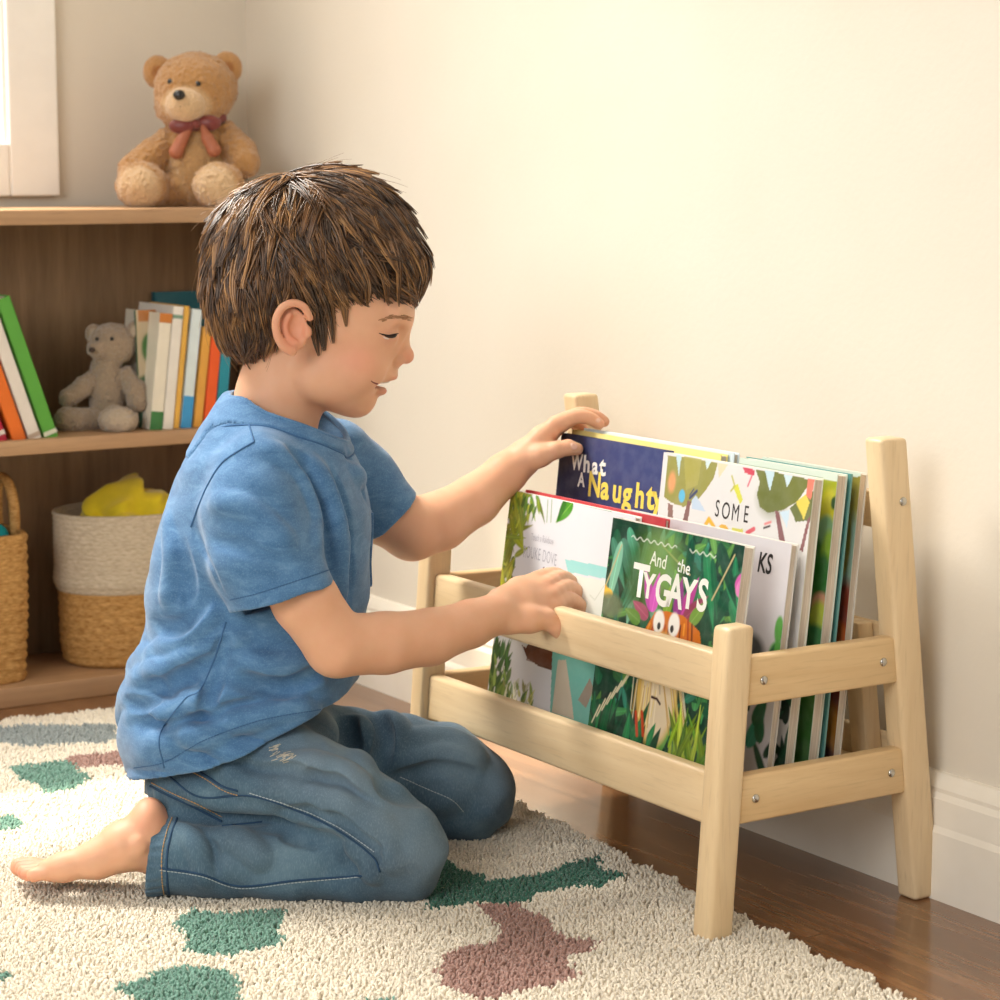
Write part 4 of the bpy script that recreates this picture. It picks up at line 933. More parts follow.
# arms
chainq(f, [(252, 485, 2.175, 27), (272, 545, 2.155, 29), (305, 600, 2.150, 33), (337, 645, 2.160, 32), (385, 643, 2.185, 30.5), (430, 637, 2.215, 28), (470, 624, 2.243, 23.5), (498, 613, 2.262, 20.5)], 0.006)
chainq(f, [(338, 478, 2.375, 28), (384, 515, 2.395, 29), (412, 529, 2.400, 31), (440, 521, 2.415, 29), (475, 500, 2.440, 25), (505, 474, 2.462, 20.5), (524, 458, 2.473, 18)], 0.006)
# near (right) hand over the front rail: palm, four fingers, thumb
KN = [(538, 580, 2.318), (546, 586, 2.308), (551, 596, 2.299), (551, 608, 2.291)]
WR = [(500, 601, 2.272), (502, 606, 2.269), (503, 613, 2.266), (503, 620, 2.262)]
for (a, b, c), (a2, b2, c2) in zip(WR, KN): chainq(f, [(a, b, c, 13.5), ((a + a2) / 2, (b + b2) / 2 - 1, (c + c2) / 2, 12.0), (a2, b2, c2, 9.2)], 0.006)
FIN = [[(553, 574, 2.336, 7.2), (565, 579, 2.350, 6.4), (572, 592, 2.357, 5.8)],
       [(562, 577.5, 2.331, 7.6), (574, 586, 2.345, 6.8), (580, 602, 2.352, 6.2)],
       [(568, 587, 2.322, 7.8), (580, 596, 2.336, 7.0), (585, 611, 2.343, 6.4)],
       [(568, 599.5, 2.309, 7.8), (580, 605, 2.322, 6.8), (588, 616, 2.330, 6.2)]]
def fingers(lst, kn, rk):
    for (a, b, c), ch in zip(kn, lst):
        g = Field.__new__(Field); g.lo, g.h, g.n, g.ax = f.lo, f.h, f.n, f.ax
        pts = [(a, b, c, rk)] + ch; w_ = [Q(x, y, z) for x, y, z, r in pts]; rr = [r * S(z) for x, y, z, r in pts]
        w_ = smooth_path(w_, 10); rr = np.interp(np.linspace(0, len(pts) - 1, 10), range(len(pts)), rr)
        for i in range(9): f.cone(w_[i], rr[i], w_[i + 1], rr[i + 1], 0.0008 if i > 1 else 0.0025)
fingers(FIN, KN, 9.0)
chainq(f, [(513, 620, 2.262, 14), (530, 620, 2.266, 12.5), (546, 619, 2.272, 10.5)], 0.006); chainq(f, [(546, 619, 2.272, 10.5), (556, 627, 2.2745, 8.6), (562, 636, 2.277, 6.8)], 0.003)
# far (left) hand pinching the top of the navy book
KN2 = [(556, 425, 2.476), (559, 424, 2.493), (556, 427, 2.509), (550, 432, 2.522)]
WR2 = [(526, 455, 2.468), (527, 453, 2.475), (527, 454, 2.482), (525, 456, 2.488)]
for (a, b, c), (a2, b2, c2) in zip(WR2, KN2): chainq(f, [(a, b, c, 13), ((a + a2) / 2, (b + b2) / 2 - 1, (c + c2) / 2, 11.5), (a2, b2, c2, 9.2)], 0.006)
FIN2 = [[(576, 416.5, 2.478, 7.4), (590, 418.5, 2.480, 6.5), (599, 424.0, 2.482, 5.6)],
        [(579, 414.5, 2.496, 7.4), (594, 416, 2.499, 6.5), (604, 421.5, 2.500, 5.6)],
        [(575, 416.5, 2.514, 7.0), (589, 418.5, 2.516, 6.2), (598, 424, 2.517, 5.4)],
        [(567, 422, 2.528, 6.4), (579, 426, 2.530, 5.6), (585, 432, 2.531, 5.0)]]
fingers(FIN2, KN2, 9.0)
chainq(f, [(524, 461, 2.462, 13), (540, 456, 2.458, 10.5), (556, 450, 2.456, 8.6)], 0.006); chainq(f, [(556, 450, 2.456, 8.6), (568, 447.5, 2.458, 7.8), (577, 449, 2.461, 6.4)], 0.003)
# legs inside the jeans and the bare foot
chainq(f, [(225, 770, 2.21, 34), (340, 805, 2.170, 28), (396, 853, 2.160, 26), (300, 862, 2.162, 22), (200, 857, 2.166, 22), (158, 850, 2.168, 27)], 0.01)
chainq(f, [(300, 752, 2.33, 30), (400, 768, 2.365, 26), (464, 797, 2.374, 26), (330, 814, 2.35, 22), (240, 818, 2.32, 20), (196, 826, 2.29, 18)], 0.01)
for dw in (-0.013, 0.013):
    chainq(f, [(146, 840, 2.168 + dw * 0.3, 24), (124, 846, 2.168 + dw * 0.8, 24), (98, 859, 2.168 + dw * 1.2, 18.5), (64, 867, 2.168 + dw * 1.5, 13.5), (48, 870, 2.168 + dw * 1.6, 11.5)], 0.010)
ellq(f, 149, 822, 2.168, 19, 25, 0.025, 0.012)
ellq(f, 138, 846, 2.139, 8, 9, 0.005, 0.006)
for i, (a, b, dw, r) in enumerate(((34, 874, -0.027, 7.6), (28, 873, -0.015, 7.6), (25, 871, -0.003, 8.0), (23, 868, 0.010, 8.2), (20, 866, 0.026, 9.8))):
    chainq(f, [(48, 869, 2.168 + dw * 0.8, 9.5), (a + 11, b - 1, 2.168 + dw, r * 0.86), (a, b + 1, 2.168 + dw, r)], 0.0014)
np.maximum(f.d, (0.006 - f.ax[2])[None, None, :], out=f.d)
bv, bf = f.mesh()
NAILS = []
for nm, c_, r_ in (('thumb', Q(574.5, 446.0, 2.4515), (0.0046, 0.004, 0.0042)), ('finger', Q(597, 420.5, 2.478), (0.0040, 0.004, 0.0032)), ('finger', Q(587, 613, 2.323), (0.003, 0.004, 0.0036))):
    g = Field(c_ - 0.009, c_ + 0.009, 0.0009)
    ia = [np.clip((g.ax[i] - f.lo[i]) / f.h, 0, f.n[i] - 1.001) for i in range(3)]; fl_ = [a.astype(int) for a in ia]; fr_ = [a - b for a, b in zip(ia, fl_)]
    acc_ = 0
    for i in (0, 1):
        for j in (0, 1):
            for l_ in (0, 1):
                wt = (fr_[0] if i else 1 - fr_[0])[:, None, None] * (fr_[1] if j else 1 - fr_[1])[None, :, None] * (fr_[2] if l_ else 1 - fr_[2])[None, None, :]
                acc_ = acc_ + wt * f.d[np.ix_(fl_[0] + i, fl_[1] + j, fl_[2] + l_)]
    X, Y, Z = g.grid((slice(None),) * 3); k0 = np.sqrt(((X - c_[0]) / r_[0]) ** 2 + ((Y - c_[1]) / r_[1]) ** 2 + ((Z - c_[2]) / r_[2]) ** 2)
    g.d = np.maximum(acc_ - 0.0006, (k0 - 1) * min(r_)).astype(np.float32); NAILS.append(g)
# skin tint: lips, cheeks, ears, nose, knuckles, toes
def tint(v):
    base = np.array(srgb(226, 175, 142), np.float32); c = np.tile(base, (len(v), 1))
    def spot(p, r, col, op):
        nonlocal c
        w_ = np.exp(-(((v - p) / r) ** 2).sum(1) * 1.6)[:, None] * op; c = c * (1 - w_) + np.array(srgb(*col)) * w_
    for s_ in (-1, 1):
        spot(Q(358, 360, DM + s_ * 0.055), (0.026, 0.03, 0.022), (228, 146, 122), 0.42)
        spot(Q(293, 330, DM + s_ * 0.084), (0.022, 0.014, 0.030), (218, 124, 96), 0.6)
        spot(Q(388, 338, DM + s_ * 0.042), (0.012, 0.012, 0.010), (212, 150, 126), 0.5)
    spot(Q(409, 358, DM), (0.011, 0.014, 0.012), (228, 146, 120), 0.6)
    for px, py, ru, rz in ((391, 377.5, 0.009, 0.0036), (381, 391.0, 0.010, 0.0048)): spot(Q(px, py, DM), (ru, 0.018, rz), (206, 112, 100), 0.85)
    spot(Q(381, 384.3, DM), (0.0115, 0.030, 0.0030), (112, 44, 40), 0.9)
    for a, b, d in KN + [q[:3] for ch in FIN for q in ch[-1:]]: spot(Q(a, b, d), (0.012,) * 3, (222, 146, 114), 0.45)
    for a, b, d in KN2 + [q[:3] for ch in FIN2 for q in ch[-1:]]: spot(Q(a, b, d), (0.012,) * 3, (226, 152, 122), 0.4)
    spot(Q(25, 872, 2.168), (0.028, 0.05, 0.02), (226, 140, 116), 0.6); spot(Q(150, 815, 2.168), (0.03, 0.04, 0.03), (226, 148, 122), 0.5)
    return c
k = NT('skin', 0.5, 0.35); co = k.coords(); n_ = k.noise(co, 260, 3, 0.6)
k.col(k.mix(k.attr(), (0.92, 0.84, 0.80), k.ramp(k.noise(co, 45, 4), [(0.35, (0, 0, 0)), (0.75, (0.5,) * 3)]), 'MULTIPLY')); k.bump(n_, 0.06, 0.001)
k.b.inputs['Subsurface Weight'].default_value = 0.25; k.b.inputs['Subsurface Radius'].default_value = (1.0, 0.35, 0.2); k.b.inputs['Subsurface Scale'].default_value = 0.006
SKIN = k.m
bw = tow(bv); body = from_np('body', bw, bf, SKIN, None, True, tint(bv)); keep(body, boy)
NAILM = plain('nail', (236, 190, 168), 0.25, 0.5, 0.02)
for g in NAILS:
    if (g.d < 0).any(): keep(sdf_obj('fingernail', g, NAILM), boy)
def bvh_of(v, q): return BVHTree.FromPolygons([tuple(x) for x in v], [tuple(x) for x in q])
def cast(tree, px, py, off=0.0):
    r = ray(px, py); r = r / np.linalg.norm(r); h = tree.ray_cast(Vector(CAM), Vector(r))
    if h[0] is None: return None
    nn = np.array(h[1]); nn = nn if nn @ r < 0 else -nn
    return np.array(h[0]) + nn * off
def cast_line(tree, pts, n=24, off=0.0):
    out = []
    for px, py in smooth_path(np.array(pts, float), n):
        q = cast(tree, px, py, off)
        if q is not None and (not out or np.linalg.norm(q - out[-1]) < 0.05): out.append(q)
    return np.array(out)
msk = bv[:, 2] > Q(300, 430, DM)[2]
hf = bf[msk[bf].all(1)]
htree = bvh_of(bw, hf)
# brows, lashes, eye, teeth, nails
DARK = plain('dark_lash', (44, 30, 24), 0.6, 0.2, 0.05)
BROW = plain('brow_hair', (172, 128, 94), 0.7, 0.2, 0.05)
rr_ = np.random.default_rng(4)
ps, rs_ = [], []
for t in np.linspace(0, 1, 46):
    a = np.array([379 + 30 * t, 320.5 - 5.0 * math.sin(t * 2.2) + 1.5 * t]) + rr_.normal(0, 1.1, 2); b_ = a + np.array([4.5, -2.0 + 3.2 * t])
    p1, p2 = cast(htree, *a, 0.0003), cast(htree, *b_, 0.0006)
    if p1 is not None and p2 is not None and np.linalg.norm(p2 - p1) < 0.02: ps.append(np.linspace(p1, p2, 4)); rs_.append([0.00035, 0.0004, 0.0003, 0.0001])
keep(tubes('eyebrow', ps, rs_, BROW, None, 4), boy)
ps, rs_ = [], []
ll = cast_line(htree, [(379.0, 333.2), (384, 334.8), (390, 335.6), (398, 333.6)], 20, 0.0003)
ps.append(ll); rs_.append(np.interp(np.linspace(0, 1, len(ll)), [0, 0.3, 0.8, 1], [0.0003, 0.0008, 0.0011, 0.0005]))
keep(tubes('eyelashes', ps, rs_, DARK, None, 4), boy)
ll = cast_line(htree, [(385, 336.2), (389, 337.2), (393.5, 336.8), (396.8, 335.0)], 14, -0.0002)
lw = cast_line(htree, [(382.5, 336.4), (385.5, 338.2), (389, 339.0)], 10, -0.0003)
keep(tubes('eye_white', [lw], [np.interp(np.linspace(0, 1, len(lw)), [0, 0.5, 1], [0.0003, 0.0009, 0.0005])], plain('eye_white', (226, 214, 204), 0.2, 0.5, 0.02), None, 6), boy)
keep(tubes('iris', [ll], [np.interp(np.linspace(0, 1, len(ll)), [0, 0.4, 0.8, 1], [0.0003, 0.0010, 0.0013, 0.0006])], plain('iris_brown', (52, 38, 32), 0.15, 0.6, 0.02), None, 6), boy)
ll = cast_line(htree, [(371.0, 380.8), (373.5, 382.6), (378, 384.0), (383, 384.2)], 12, -0.0001)
keep(tubes('mouth_line', [ll], [np.linspace(0.0004, 0.0010, len(ll))], plain('mouth_line_red', (128, 52, 46), 0.4, 0.3, 0.02), None, 6), boy)
eb = bmesh.new(); bmesh.ops.create_uvsphere(eb, u_segments=16, v_segments=10, radius=0.0078)
ep = tow(Q(388.5, 338.0, DM - 0.0305)); bmesh.ops.translate(eb, verts=eb.verts[:], vec=Vector(ep))
keep(from_bm('eye', eb, plain('eye_dark', (40, 28, 24), 0.1, 0.6, 0.02), None), boy)
g = Field(Q(366, 396, DM - 0.04), Q(398, 370, DM + 0.03), 0.0008); g.ell(Q(381.0, 381.4, DM), (9.0 * SM, 0.016, 1.7 * SM), 0)
keep(sdf_obj('teeth', g, plain('tooth_enamel', (240, 232, 220), 0.2, 0.5, 0.02)), boy)

# ------------------------------------------------------------------ hair
HL = np.array([(150, 338), (195, 342), (222, 352), (240, 366), (262, 364), (276, 356), (284, 338), (287, 318), (294, 309), (304, 312), (311, 326), (318, 354), (326, 352), (336, 334), (347, 318), (360, 306), (380, 307), (405, 309), (420, 309), (445, 300)], float)
def shell(p):
    """distance to the hair surface (local points, n x 3)"""
    d = np.full(len(p), 9.0); k_ = 0.022
    for px, py, ru, rz, rw in ((303, 262, 103, 94, 0.0875), (372, 264, 61, 55, 0.069), (252, 306, 48, 58, 0.076), (330, 225, 80, 58, 0.075)):
        q = (p - Q(px, py, DM)) ; r = np.array([ru * SM, rw, rz * SM]); k0 = np.linalg.norm(q / r, axis=1); k1 = np.linalg.norm(q / r ** 2, axis=1) + 1e-9; e = k0 * (k0 - 1) / k1
        h_ = np.clip(0.5 + 0.5 * (d - e) / k_, 0, 1); d = d * (1 - h_) + e * h_ - k_ * h_ * (1 - h_)
    return d + 0.0045
def grad(p):
    e = 0.001; return np.stack([shell(p + np.eye(3)[i] * e) - shell(p - np.eye(3)[i] * e) for i in range(3)], 1) / (2 * e)
def nrm(a): return a / (np.linalg.norm(a, axis=-1, keepdims=True) + 1e-12)
def pxpy(p):
    w_ = tow(p) - CAM; z = w_ @ FW; return 500 + FPX * (w_ @ RT) / z, 500 - FPX * (w_ @ UP) / z
def limit(p):
    """height above the hairline in px (positive = inside hair)"""
    q = p.copy(); q[:, 1] = DM; a, b = pxpy(q); return np.interp(a, HL[:, 0], HL[:, 1]) - b
rh = np.random.default_rng(21)
KC = Q(288, 172, DM)
NC = 1500
cen = Q(305, 265, DM)
dirs = nrm(rh.normal(0, 1, (NC * 4, 3)) + np.where(rh.uniform(0, 1, (NC * 4, 1)) < 0.25, np.array([[-0.3, 0, 2.0]]), 0)); pr = cen + dirs * 0.06
for _ in range(14):
    pr = pr + dirs * np.maximum(-shell(pr), -0.02)[:, None]
ok_ = limit(pr) > 4; pr = pr[ok_][:NC]; NC = len(pr)
dev = rh.normal(0, 0.34, NC); fl = rh.uniform(0, 1, NC) ** 2; length = rh.uniform(0.035, 0.085, NC); lim_j = rh.normal(0, 5.5, NC)
NS, st = 15, length / 14
paths = np.zeros((NC, NS, 3)); p = pr.copy(); alive = np.ones(NC, bool); nst = np.zeros(NC, int)
tdir = None
for i in range(NS):
    n3 = nrm(grad(p)); off = -0.005 + (0.0046 + 0.0062 * fl) * (i / (NS - 1)) + 0.0006 * dev
    p = p - n3 * (shell(p) - off)[:, None]
    paths[:, i] = np.where(alive[:, None], p, paths[:, max(i - 1, 0)]); nst = np.where(alive, i, nst)
    away = p - KC; a_ = nrm(away)
    ahead = np.clip((p[:, 0] - Q(285, 200, DM)[0]) / 0.10, 0, 1)
    fw_ = a_ * 1.0 + np.array([0, 0, -0.55]) + np.array([0.55, 0, -0.1]) * ahead[:, None]
    # the side locks sweep forward over the ear, the nape tapers down
    fw_ = nrm(fw_ - n3 * (fw_ * n3).sum(1)[:, None])
    sd = np.cross(n3, fw_); ang_ = dev * (1 - 0.5 * i / NS) + 0.25 * np.sin(p[:, 0] * 70 + p[:, 2] * 55 + p[:, 1] * 40)
    fw_ = fw_ * np.cos(ang_)[:, None] + sd * np.sin(ang_)[:, None]
    tdir = fw_ if tdir is None else nrm(0.55 * tdir + 0.45 * fw_)
    p = p + tdir * st[:, None]; alive &= (limit(p) > lim_j - 2)
good = nst >= 4
ps, rs_, cl_ = [], [], []
HC = [np.array(srgb(*c)) for c in ((54, 34, 19), (80, 52, 28), (106, 71, 38), (138, 97, 54), (170, 126, 76))]
for c in np.where(good)[0]:
    base_p = paths[c, :nst[c] + 1]
    tt = np.linspace(0, len(base_p) - 1, 11); bp = np.stack([np.interp(tt, range(len(base_p)), base_p[:, q]) for q in range(3)], 1)
    n3 = nrm(grad(bp)); tg = nrm(np.gradient(bp, axis=0)); sd = np.cross(n3, tg)
    prof = np.linspace(0, 1, 11)
    cbase = rh.choice(5, p=[0.24, 0.32, 0.28, 0.13, 0.03])
    for _ in range(7):
        a, b_ = rh.normal(0, 0.0042), rh.uniform(-0.0035, 0.0015); wv = rh.normal(0, 0.0012); ph = rh.uniform(0, 6)
        sp_ = (1 - 0.72 * prof ** 1.3)
        q = bp + sd * (a * sp_ + wv * np.sin(prof * 4 + ph))[:, None] + n3 * (b_ * sp_ + abs(rh.normal(0, 0.0011)) * prof ** 3)[:, None]
        ps.append(q); rs_.append(np.interp(prof, [0, 0.25, 0.7, 1], [0.0007, 0.00095, 0.0008, 0.00015]))
        cl_.append(HC[min(4, max(0, cbase + rh.integers(-1, 2)))] * rh.uniform(0.85, 1.15))
# locks seen in the photograph: sideburn, over the ear, fringe tips
g = Field(Q(185, 385, DM) - np.array([0, 0.11, 0]), Q(448, 155, DM) + np.array([0, 0.11, 0]), 0.003)
X, Y, Z = np.meshgrid(*g.ax, indexing='ij'); g.d = (shell(np.stack([X.ravel(), Y.ravel(), Z.ravel()], 1)) - 0.0005).reshape(g.d.shape).astype(np.float32)
sv, sf = g.mesh(); stree = bvh_of(tow(sv), sf)
for ci, pts in ((1, [(296, 268), (308, 300), (316, 330), (320, 356)]), (0, [(304, 272), (316, 304), (322, 332), (325, 350)]),  
                (1, [(318, 280), (330, 312), (334, 342)]), (2, [(330, 276), (342, 300), (346, 326)]), (1, [(262, 280), (268, 314), (270, 352)]), (0, [(250, 300), (258, 334), (266, 362)]), (2, [(228, 300), (238, 340), (252, 370)]),
                (2, [(330, 178), (318, 206), (306, 250)]), (3, [(318, 182), (308, 208), (300, 240)]), (3, [(352, 176), (368, 204), (380, 236)]), (2, [(390, 220), (400, 262), (398, 308)]), (2, [(366, 240), (384, 272), (388, 306)]), (2, [(410, 236), (424, 268), (420, 308)]), (2, [(350, 250), (366, 282), (366, 306)]), (1, [(420, 240), (433, 270), (428, 300)]),
                (3, [(232, 200), (218, 240), (214, 280)]), (3, [(250, 190), (232, 226), (224, 262)]), (3, [(270, 180), (252, 214), (244, 250)]), (3, [(286, 196), (272, 236), (268, 270)]), (2, [(240, 260), (236, 300), (244, 336)])):
    bp = []
    for px, py in smooth_path(np.array(pts, float), 11):
        qa, qb = cast(stree, px, py, 0.0010), cast(htree, px, py, 0.0030)
        q = qb if qa is None else qa if qb is None else (qa if np.linalg.norm(qa - CAM) < np.linalg.norm(qb - CAM) else qb)
        if q is not None: bp.append(tol(q))
    if len(bp) < 11: continue
    bp = np.array(bp); n3 = nrm(grad(bp)); tg = nrm(np.gradient(bp, axis=0)); sd = np.cross(n3, tg); prof = np.linspace(0, 1, 11)
    for _ in range(16):
        a, b_ = rh.normal(0, 0.0042), rh.uniform(-0.003, 0.0012); sp_ = (1 - 0.8 * prof ** 1.3)
        q = bp + sd * (a * sp_)[:, None] + n3 * (b_ * sp_ - 0.004 * (1 - prof) ** 3)[:, None]
        ps.append(q); rs_.append(np.interp(prof, [0, 0.25, 0.7, 1], [0.0006, 0.0009, 0.0007, 0.00012])); cl_.append(HC[min(4, max(0, ci + rh.integers(-1, 2)))] * rh.uniform(0.85, 1.15))
# stray hairs on top and at the back
for c in rh.choice(np.where(good)[0], 200):
    bp = paths[c, :nst[c] + 1]; n3 = nrm(grad(bp))
    if pxpy(bp[-1:])[0][0] > 345 and pxpy(bp[-1:])[1][0] > 270: continue
    t_ = np.linspace(0, 1, len(bp))
    q = bp + n3 * (rh.uniform(0.003, 0.014) * t_ ** 1.5)[:, None]
    ps.append(q); rs_.append(np.linspace(0.00035, 0.0001, len(q))); cl_.append(HC[3])
hv, hfq = tube_np(ps, rs_, 4, caps=False)
hc = np.concatenate([np.repeat(c[None], 4 * len(q), 0) for c, q in zip(cl_, ps)])
g = Field(Q(185, 385, DM) - np.array([0, 0.11, 0]), Q(448, 155, DM) + np.array([0, 0.11, 0]), 0.003)
X, Y, Z = np.meshgrid(*g.ax, indexing='ij'); pp = np.stack([X.ravel(), Y.ravel(), Z.ravel()], 1)
g.d = np.maximum(shell(pp) + 0.0055, -(limit(pp) - 7) * SM * 0.7).reshape(g.d.shape).astype(np.float32)
cv, cf = g.mesh()
V_ = np.vstack([cv, hv]); F_ = np.vstack([cf, hfq + len(cv)]); Cc = np.vstack([np.tile(HC[0] * 0.9, (len(cv), 1)), hc])
k = NT('hair_strands', 0.36, 0.6); k.col(k.mix(k.attr(), (0.8, 0.7, 0.6), k.ramp(k.noise(k.coords(), 120), [(0.4, (0, 0, 0)), (0.9, (0.1,) * 3)])))
HAIR = k.m
keep(from_np('hair', tow(V_), F_, HAIR, None, True, Cc), boy)
# ------------------------------------------------------------------ clothes
def denim():
    k = NT('denim', 0.8, 0.2); co = k.coords((1, 1, 1)); n1 = k.noise(co, 14, 5, 0.6); n2 = k.noise(k.coords((900, 900, 240)), 1.0, 2); n3 = k.noise(co, 600, 2)
    c = k.ramp(n1, [(0.25, srgb(52, 76, 96)), (0.55, srgb(76, 104, 124)), (0.8, srgb(110, 138, 152))])
    c = k.mix(c, srgb(130, 152, 166), k.ramp(n2, [(0.48, (0, 0, 0)), (0.72, (0.35,) * 3)])); c = k.mix(c, srgb(146, 164, 176), k.mix((0, 0, 0), k.attr(), 0.42)); k.col(c); k.bump(n3, 0.25, 0.0015); k.b.inputs['Sheen Weight'].default_value = 0.15
    return k.m
def jersey():
    k = NT('blue_jersey', 0.85, 0.15); co = k.coords(); n1 = k.noise(k.coords((40, 40, 90)), 1.0, 5, 0.65, 0.8); n2 = k.noise(co, 700, 2)
    c = k.ramp(n1, [(0.3, srgb(66, 106, 148)), (0.55, srgb(82, 124, 166)), (0.8, srgb(110, 150, 186))])
    c = k.mix(c, srgb(134, 170, 204), k.ramp(n2, [(0.5, (0, 0, 0)), (0.75, (0.35,) * 3)])); k.col(c); k.bump(n2, 0.15, 0.001); k.b.inputs['Sheen Weight'].default_value = 0.25
    return k.m
DENIM, JERSEY = denim(), jersey()
THREAD = plain('tan_thread', (186, 150, 104), 0.7, 0.2, 0.1, 200)
THREADW = plain('pale_thread', (178, 190, 196), 0.7, 0.2, 0.1, 200)
BLUESEAM = plain('blue_seam', (70, 108, 150), 0.8, 0.2, 0.08, 100)
def fold_pass(f, folds, n=26):
    """folds: (op, depth_m, radius_m, k, [(px, py), ...]); laid on the present surface, tapering at both ends"""
    v, q = f.mesh(); tree = bvh_of(tow(v), q)
    for op, dep, rad, k_, pts in folds:
        L_ = cast_line(tree, pts, n)
        if len(L_) < 4: continue
        L2 = []
        ctr = tol(L_); vd = np.array([0, 1.0, 0.0])
        t = np.linspace(0, 1, len(ctr)); tap = np.sin(np.pi * np.clip(t, 0.02, 0.98)) ** 0.6
        # ridge: sunk so that only `dep` stands out; valley: lifted so that only `dep` bites in
        sgn = 1.0 if op == 'add' else -1.0
        nn = []
        for a in L_:
            h = tree.find_nearest(Vector(a)); m = tol(np.array(h[1])); nn.append(m if m[1] < 0.3 else -m)
        nn = np.array(nn)
        c2 = ctr - nn * (sgn * (rad + 0.0012 - (dep + 0.0012) * tap))[:, None]
        f.chain(c2, [rad] * len(c2), k_, op)
# jeans
J = Field((Q(135, 800, 2.17)[0], 2.07, 0.004), (Q(530, 800, 2.38)[0], 2.47, Q(300, 670, 2.27)[2]), 0.0021)
f = J
chainq(f, [(402, 861, 2.160, 43), (300, 862, 2.160, 40), (205, 858, 2.166, 39.5), (140, 857, 2.168, 40)], 0.003)
chainq(f, [(398, 850, 2.156, 50), (372, 826, 2.160, 51), (335, 797, 2.168, 52), (285, 774, 2.185, 51), (228, 776, 2.21, 48)], 0.0025)
ellq(f, 208, 772, DM, 66, 46, 0.108, 0.02); ellq(f, 256, 740, DM, 84, 42, 0.100, 0.02)
chainq(f, [(466, 792, 2.374, 51), (440, 775, 2.368, 51), (400, 764, 2.360, 47), (300, 752, 2.34, 54)], 0.012)
chainq(f, [(462, 803, 2.374, 40), (330, 812, 2.352, 37), (240, 818, 2.32, 33), (205, 826, 2.295, 30)], 0.010)
X, Y, Z = f.grid((slice(None),) * 3)
f.d += (0.0012 * np.sin(X * 95 + 2 * np.sin(Z * 70) + Y * 40) + 0.0008 * np.sin(Z * 160 + X * 60 + 2 * np.sin(X * 50))).astype(np.float32)
axn = np.array([Q(398, 850, 2.156)[i] - Q(285, 774, 2.185)[i] for i in (0, 2)]); axn /= np.linalg.norm(axn); pj = Q(340, 800, 2.16)
al_ = (X - pj[0]) * axn[0] + (Z - pj[2]) * axn[1]; pe_ = -(X - pj[0]) * axn[1] + (Z - pj[2]) * axn[0]
mk_ = np.clip(1 - np.abs(al_ - 0.005) / 0.075, 0, 1) * np.clip((pe_ + 0.06) / 0.04, 0, 1) * (Y < 2.25)
f.d += (mk_ * (0.0019 * np.sin((pe_ * 1.0 + al_ * 0.22) * 330 + 2.0 * np.sin(al_ * 45 + Y * 30)))).astype(np.float32)
an_ = np.arctan2(Z - Q(150, 857, 2.168)[2], Y - 2.168); cm_ = np.clip((Q(176, 857, 2.168)[0] - X) / 0.012, 0, 1)
f.d += (cm_ * 0.0008 * np.sin(an_ * 24 + X * 60)).astype(np.float32)
fold_pass(f, [
    ('sub', 0.006, 0.010, 0.0035, [(255, 829), (296, 831), (330, 843), (352, 862), (366, 876)]),
    ('add', 0.004, 0.008, 0.010, [(300, 806), (340, 818), (372, 838), (392, 862)]),
    ('add', 0.004, 0.009, 0.012, [(268, 770), (310, 765), (350, 778), (384, 800)]),
    ('sub', 0.003, 0.008, 0.0035, [(262, 785), (306, 778), (346, 790), (378, 812)]),
    ('add', 0.0035, 0.008, 0.010, [(280, 800), (320, 798), (360, 812), (392, 836)]),
    ('sub', 0.003, 0.007, 0.0035, [(268, 812), (308, 812), (346, 824), (376, 848)]),
    ('sub', 0.004, 0.006, 0.0035, [(345, 846), (360, 852), (374, 855)]), ('sub', 0.004, 0.006, 0.0035, [(350, 868), (366, 866), (378, 858)]),
    ('add', 0.003, 0.007, 0.008, [(352, 850), (368, 862), (372, 878)]),
    ('add', 0.003, 0.008, 0.010, [(215, 835), (240, 842), (262, 862)]), ('sub', 0.003, 0.006, 0.0035, [(196, 838), (212, 850), (218, 872)]),
    ('add', 0.003, 0.007, 0.008, [(180, 826), (196, 846), (204, 880)]),
    ('add', 0.004, 0.009, 0.012, [(356, 722), (366, 742), (362, 770)]), ('sub', 0.003, 0.008, 0.006, [(345, 722), (350, 745), (352, 768)]),
    ('add', 0.004, 0.010, 0.012, [(384, 714), (396, 732), (392, 760)]), ('sub', 0.003, 0.008, 0.006, [(372, 716), (382, 740), (378, 768)]),
    ('add', 0.003, 0.009, 0.012, [(400, 762), (440, 752), (478, 760)]), ('sub', 0.003, 0.009, 0.0035, [(396, 778), (436, 770), (474, 778)]),
    ('add', 0.003, 0.008, 0.012, [(410, 742), (446, 738), (480, 752)]), ('sub', 0.003, 0.007, 0.01, [(380, 790), (420, 800), (450, 818)]),
    ('sub', 0.004, 0.008, 0.0035, [(180, 806), (220, 818), (262, 824)]), ('add', 0.003, 0.008, 0.010, [(190, 788), (230, 800), (270, 806)]),
    ('sub', 0.003, 0.008, 0.0035, [(232, 762), (262, 772), (300, 772)]), ('add', 0.003, 0.008, 0.01, [(222, 775), (258, 790), (300, 792)]),
])
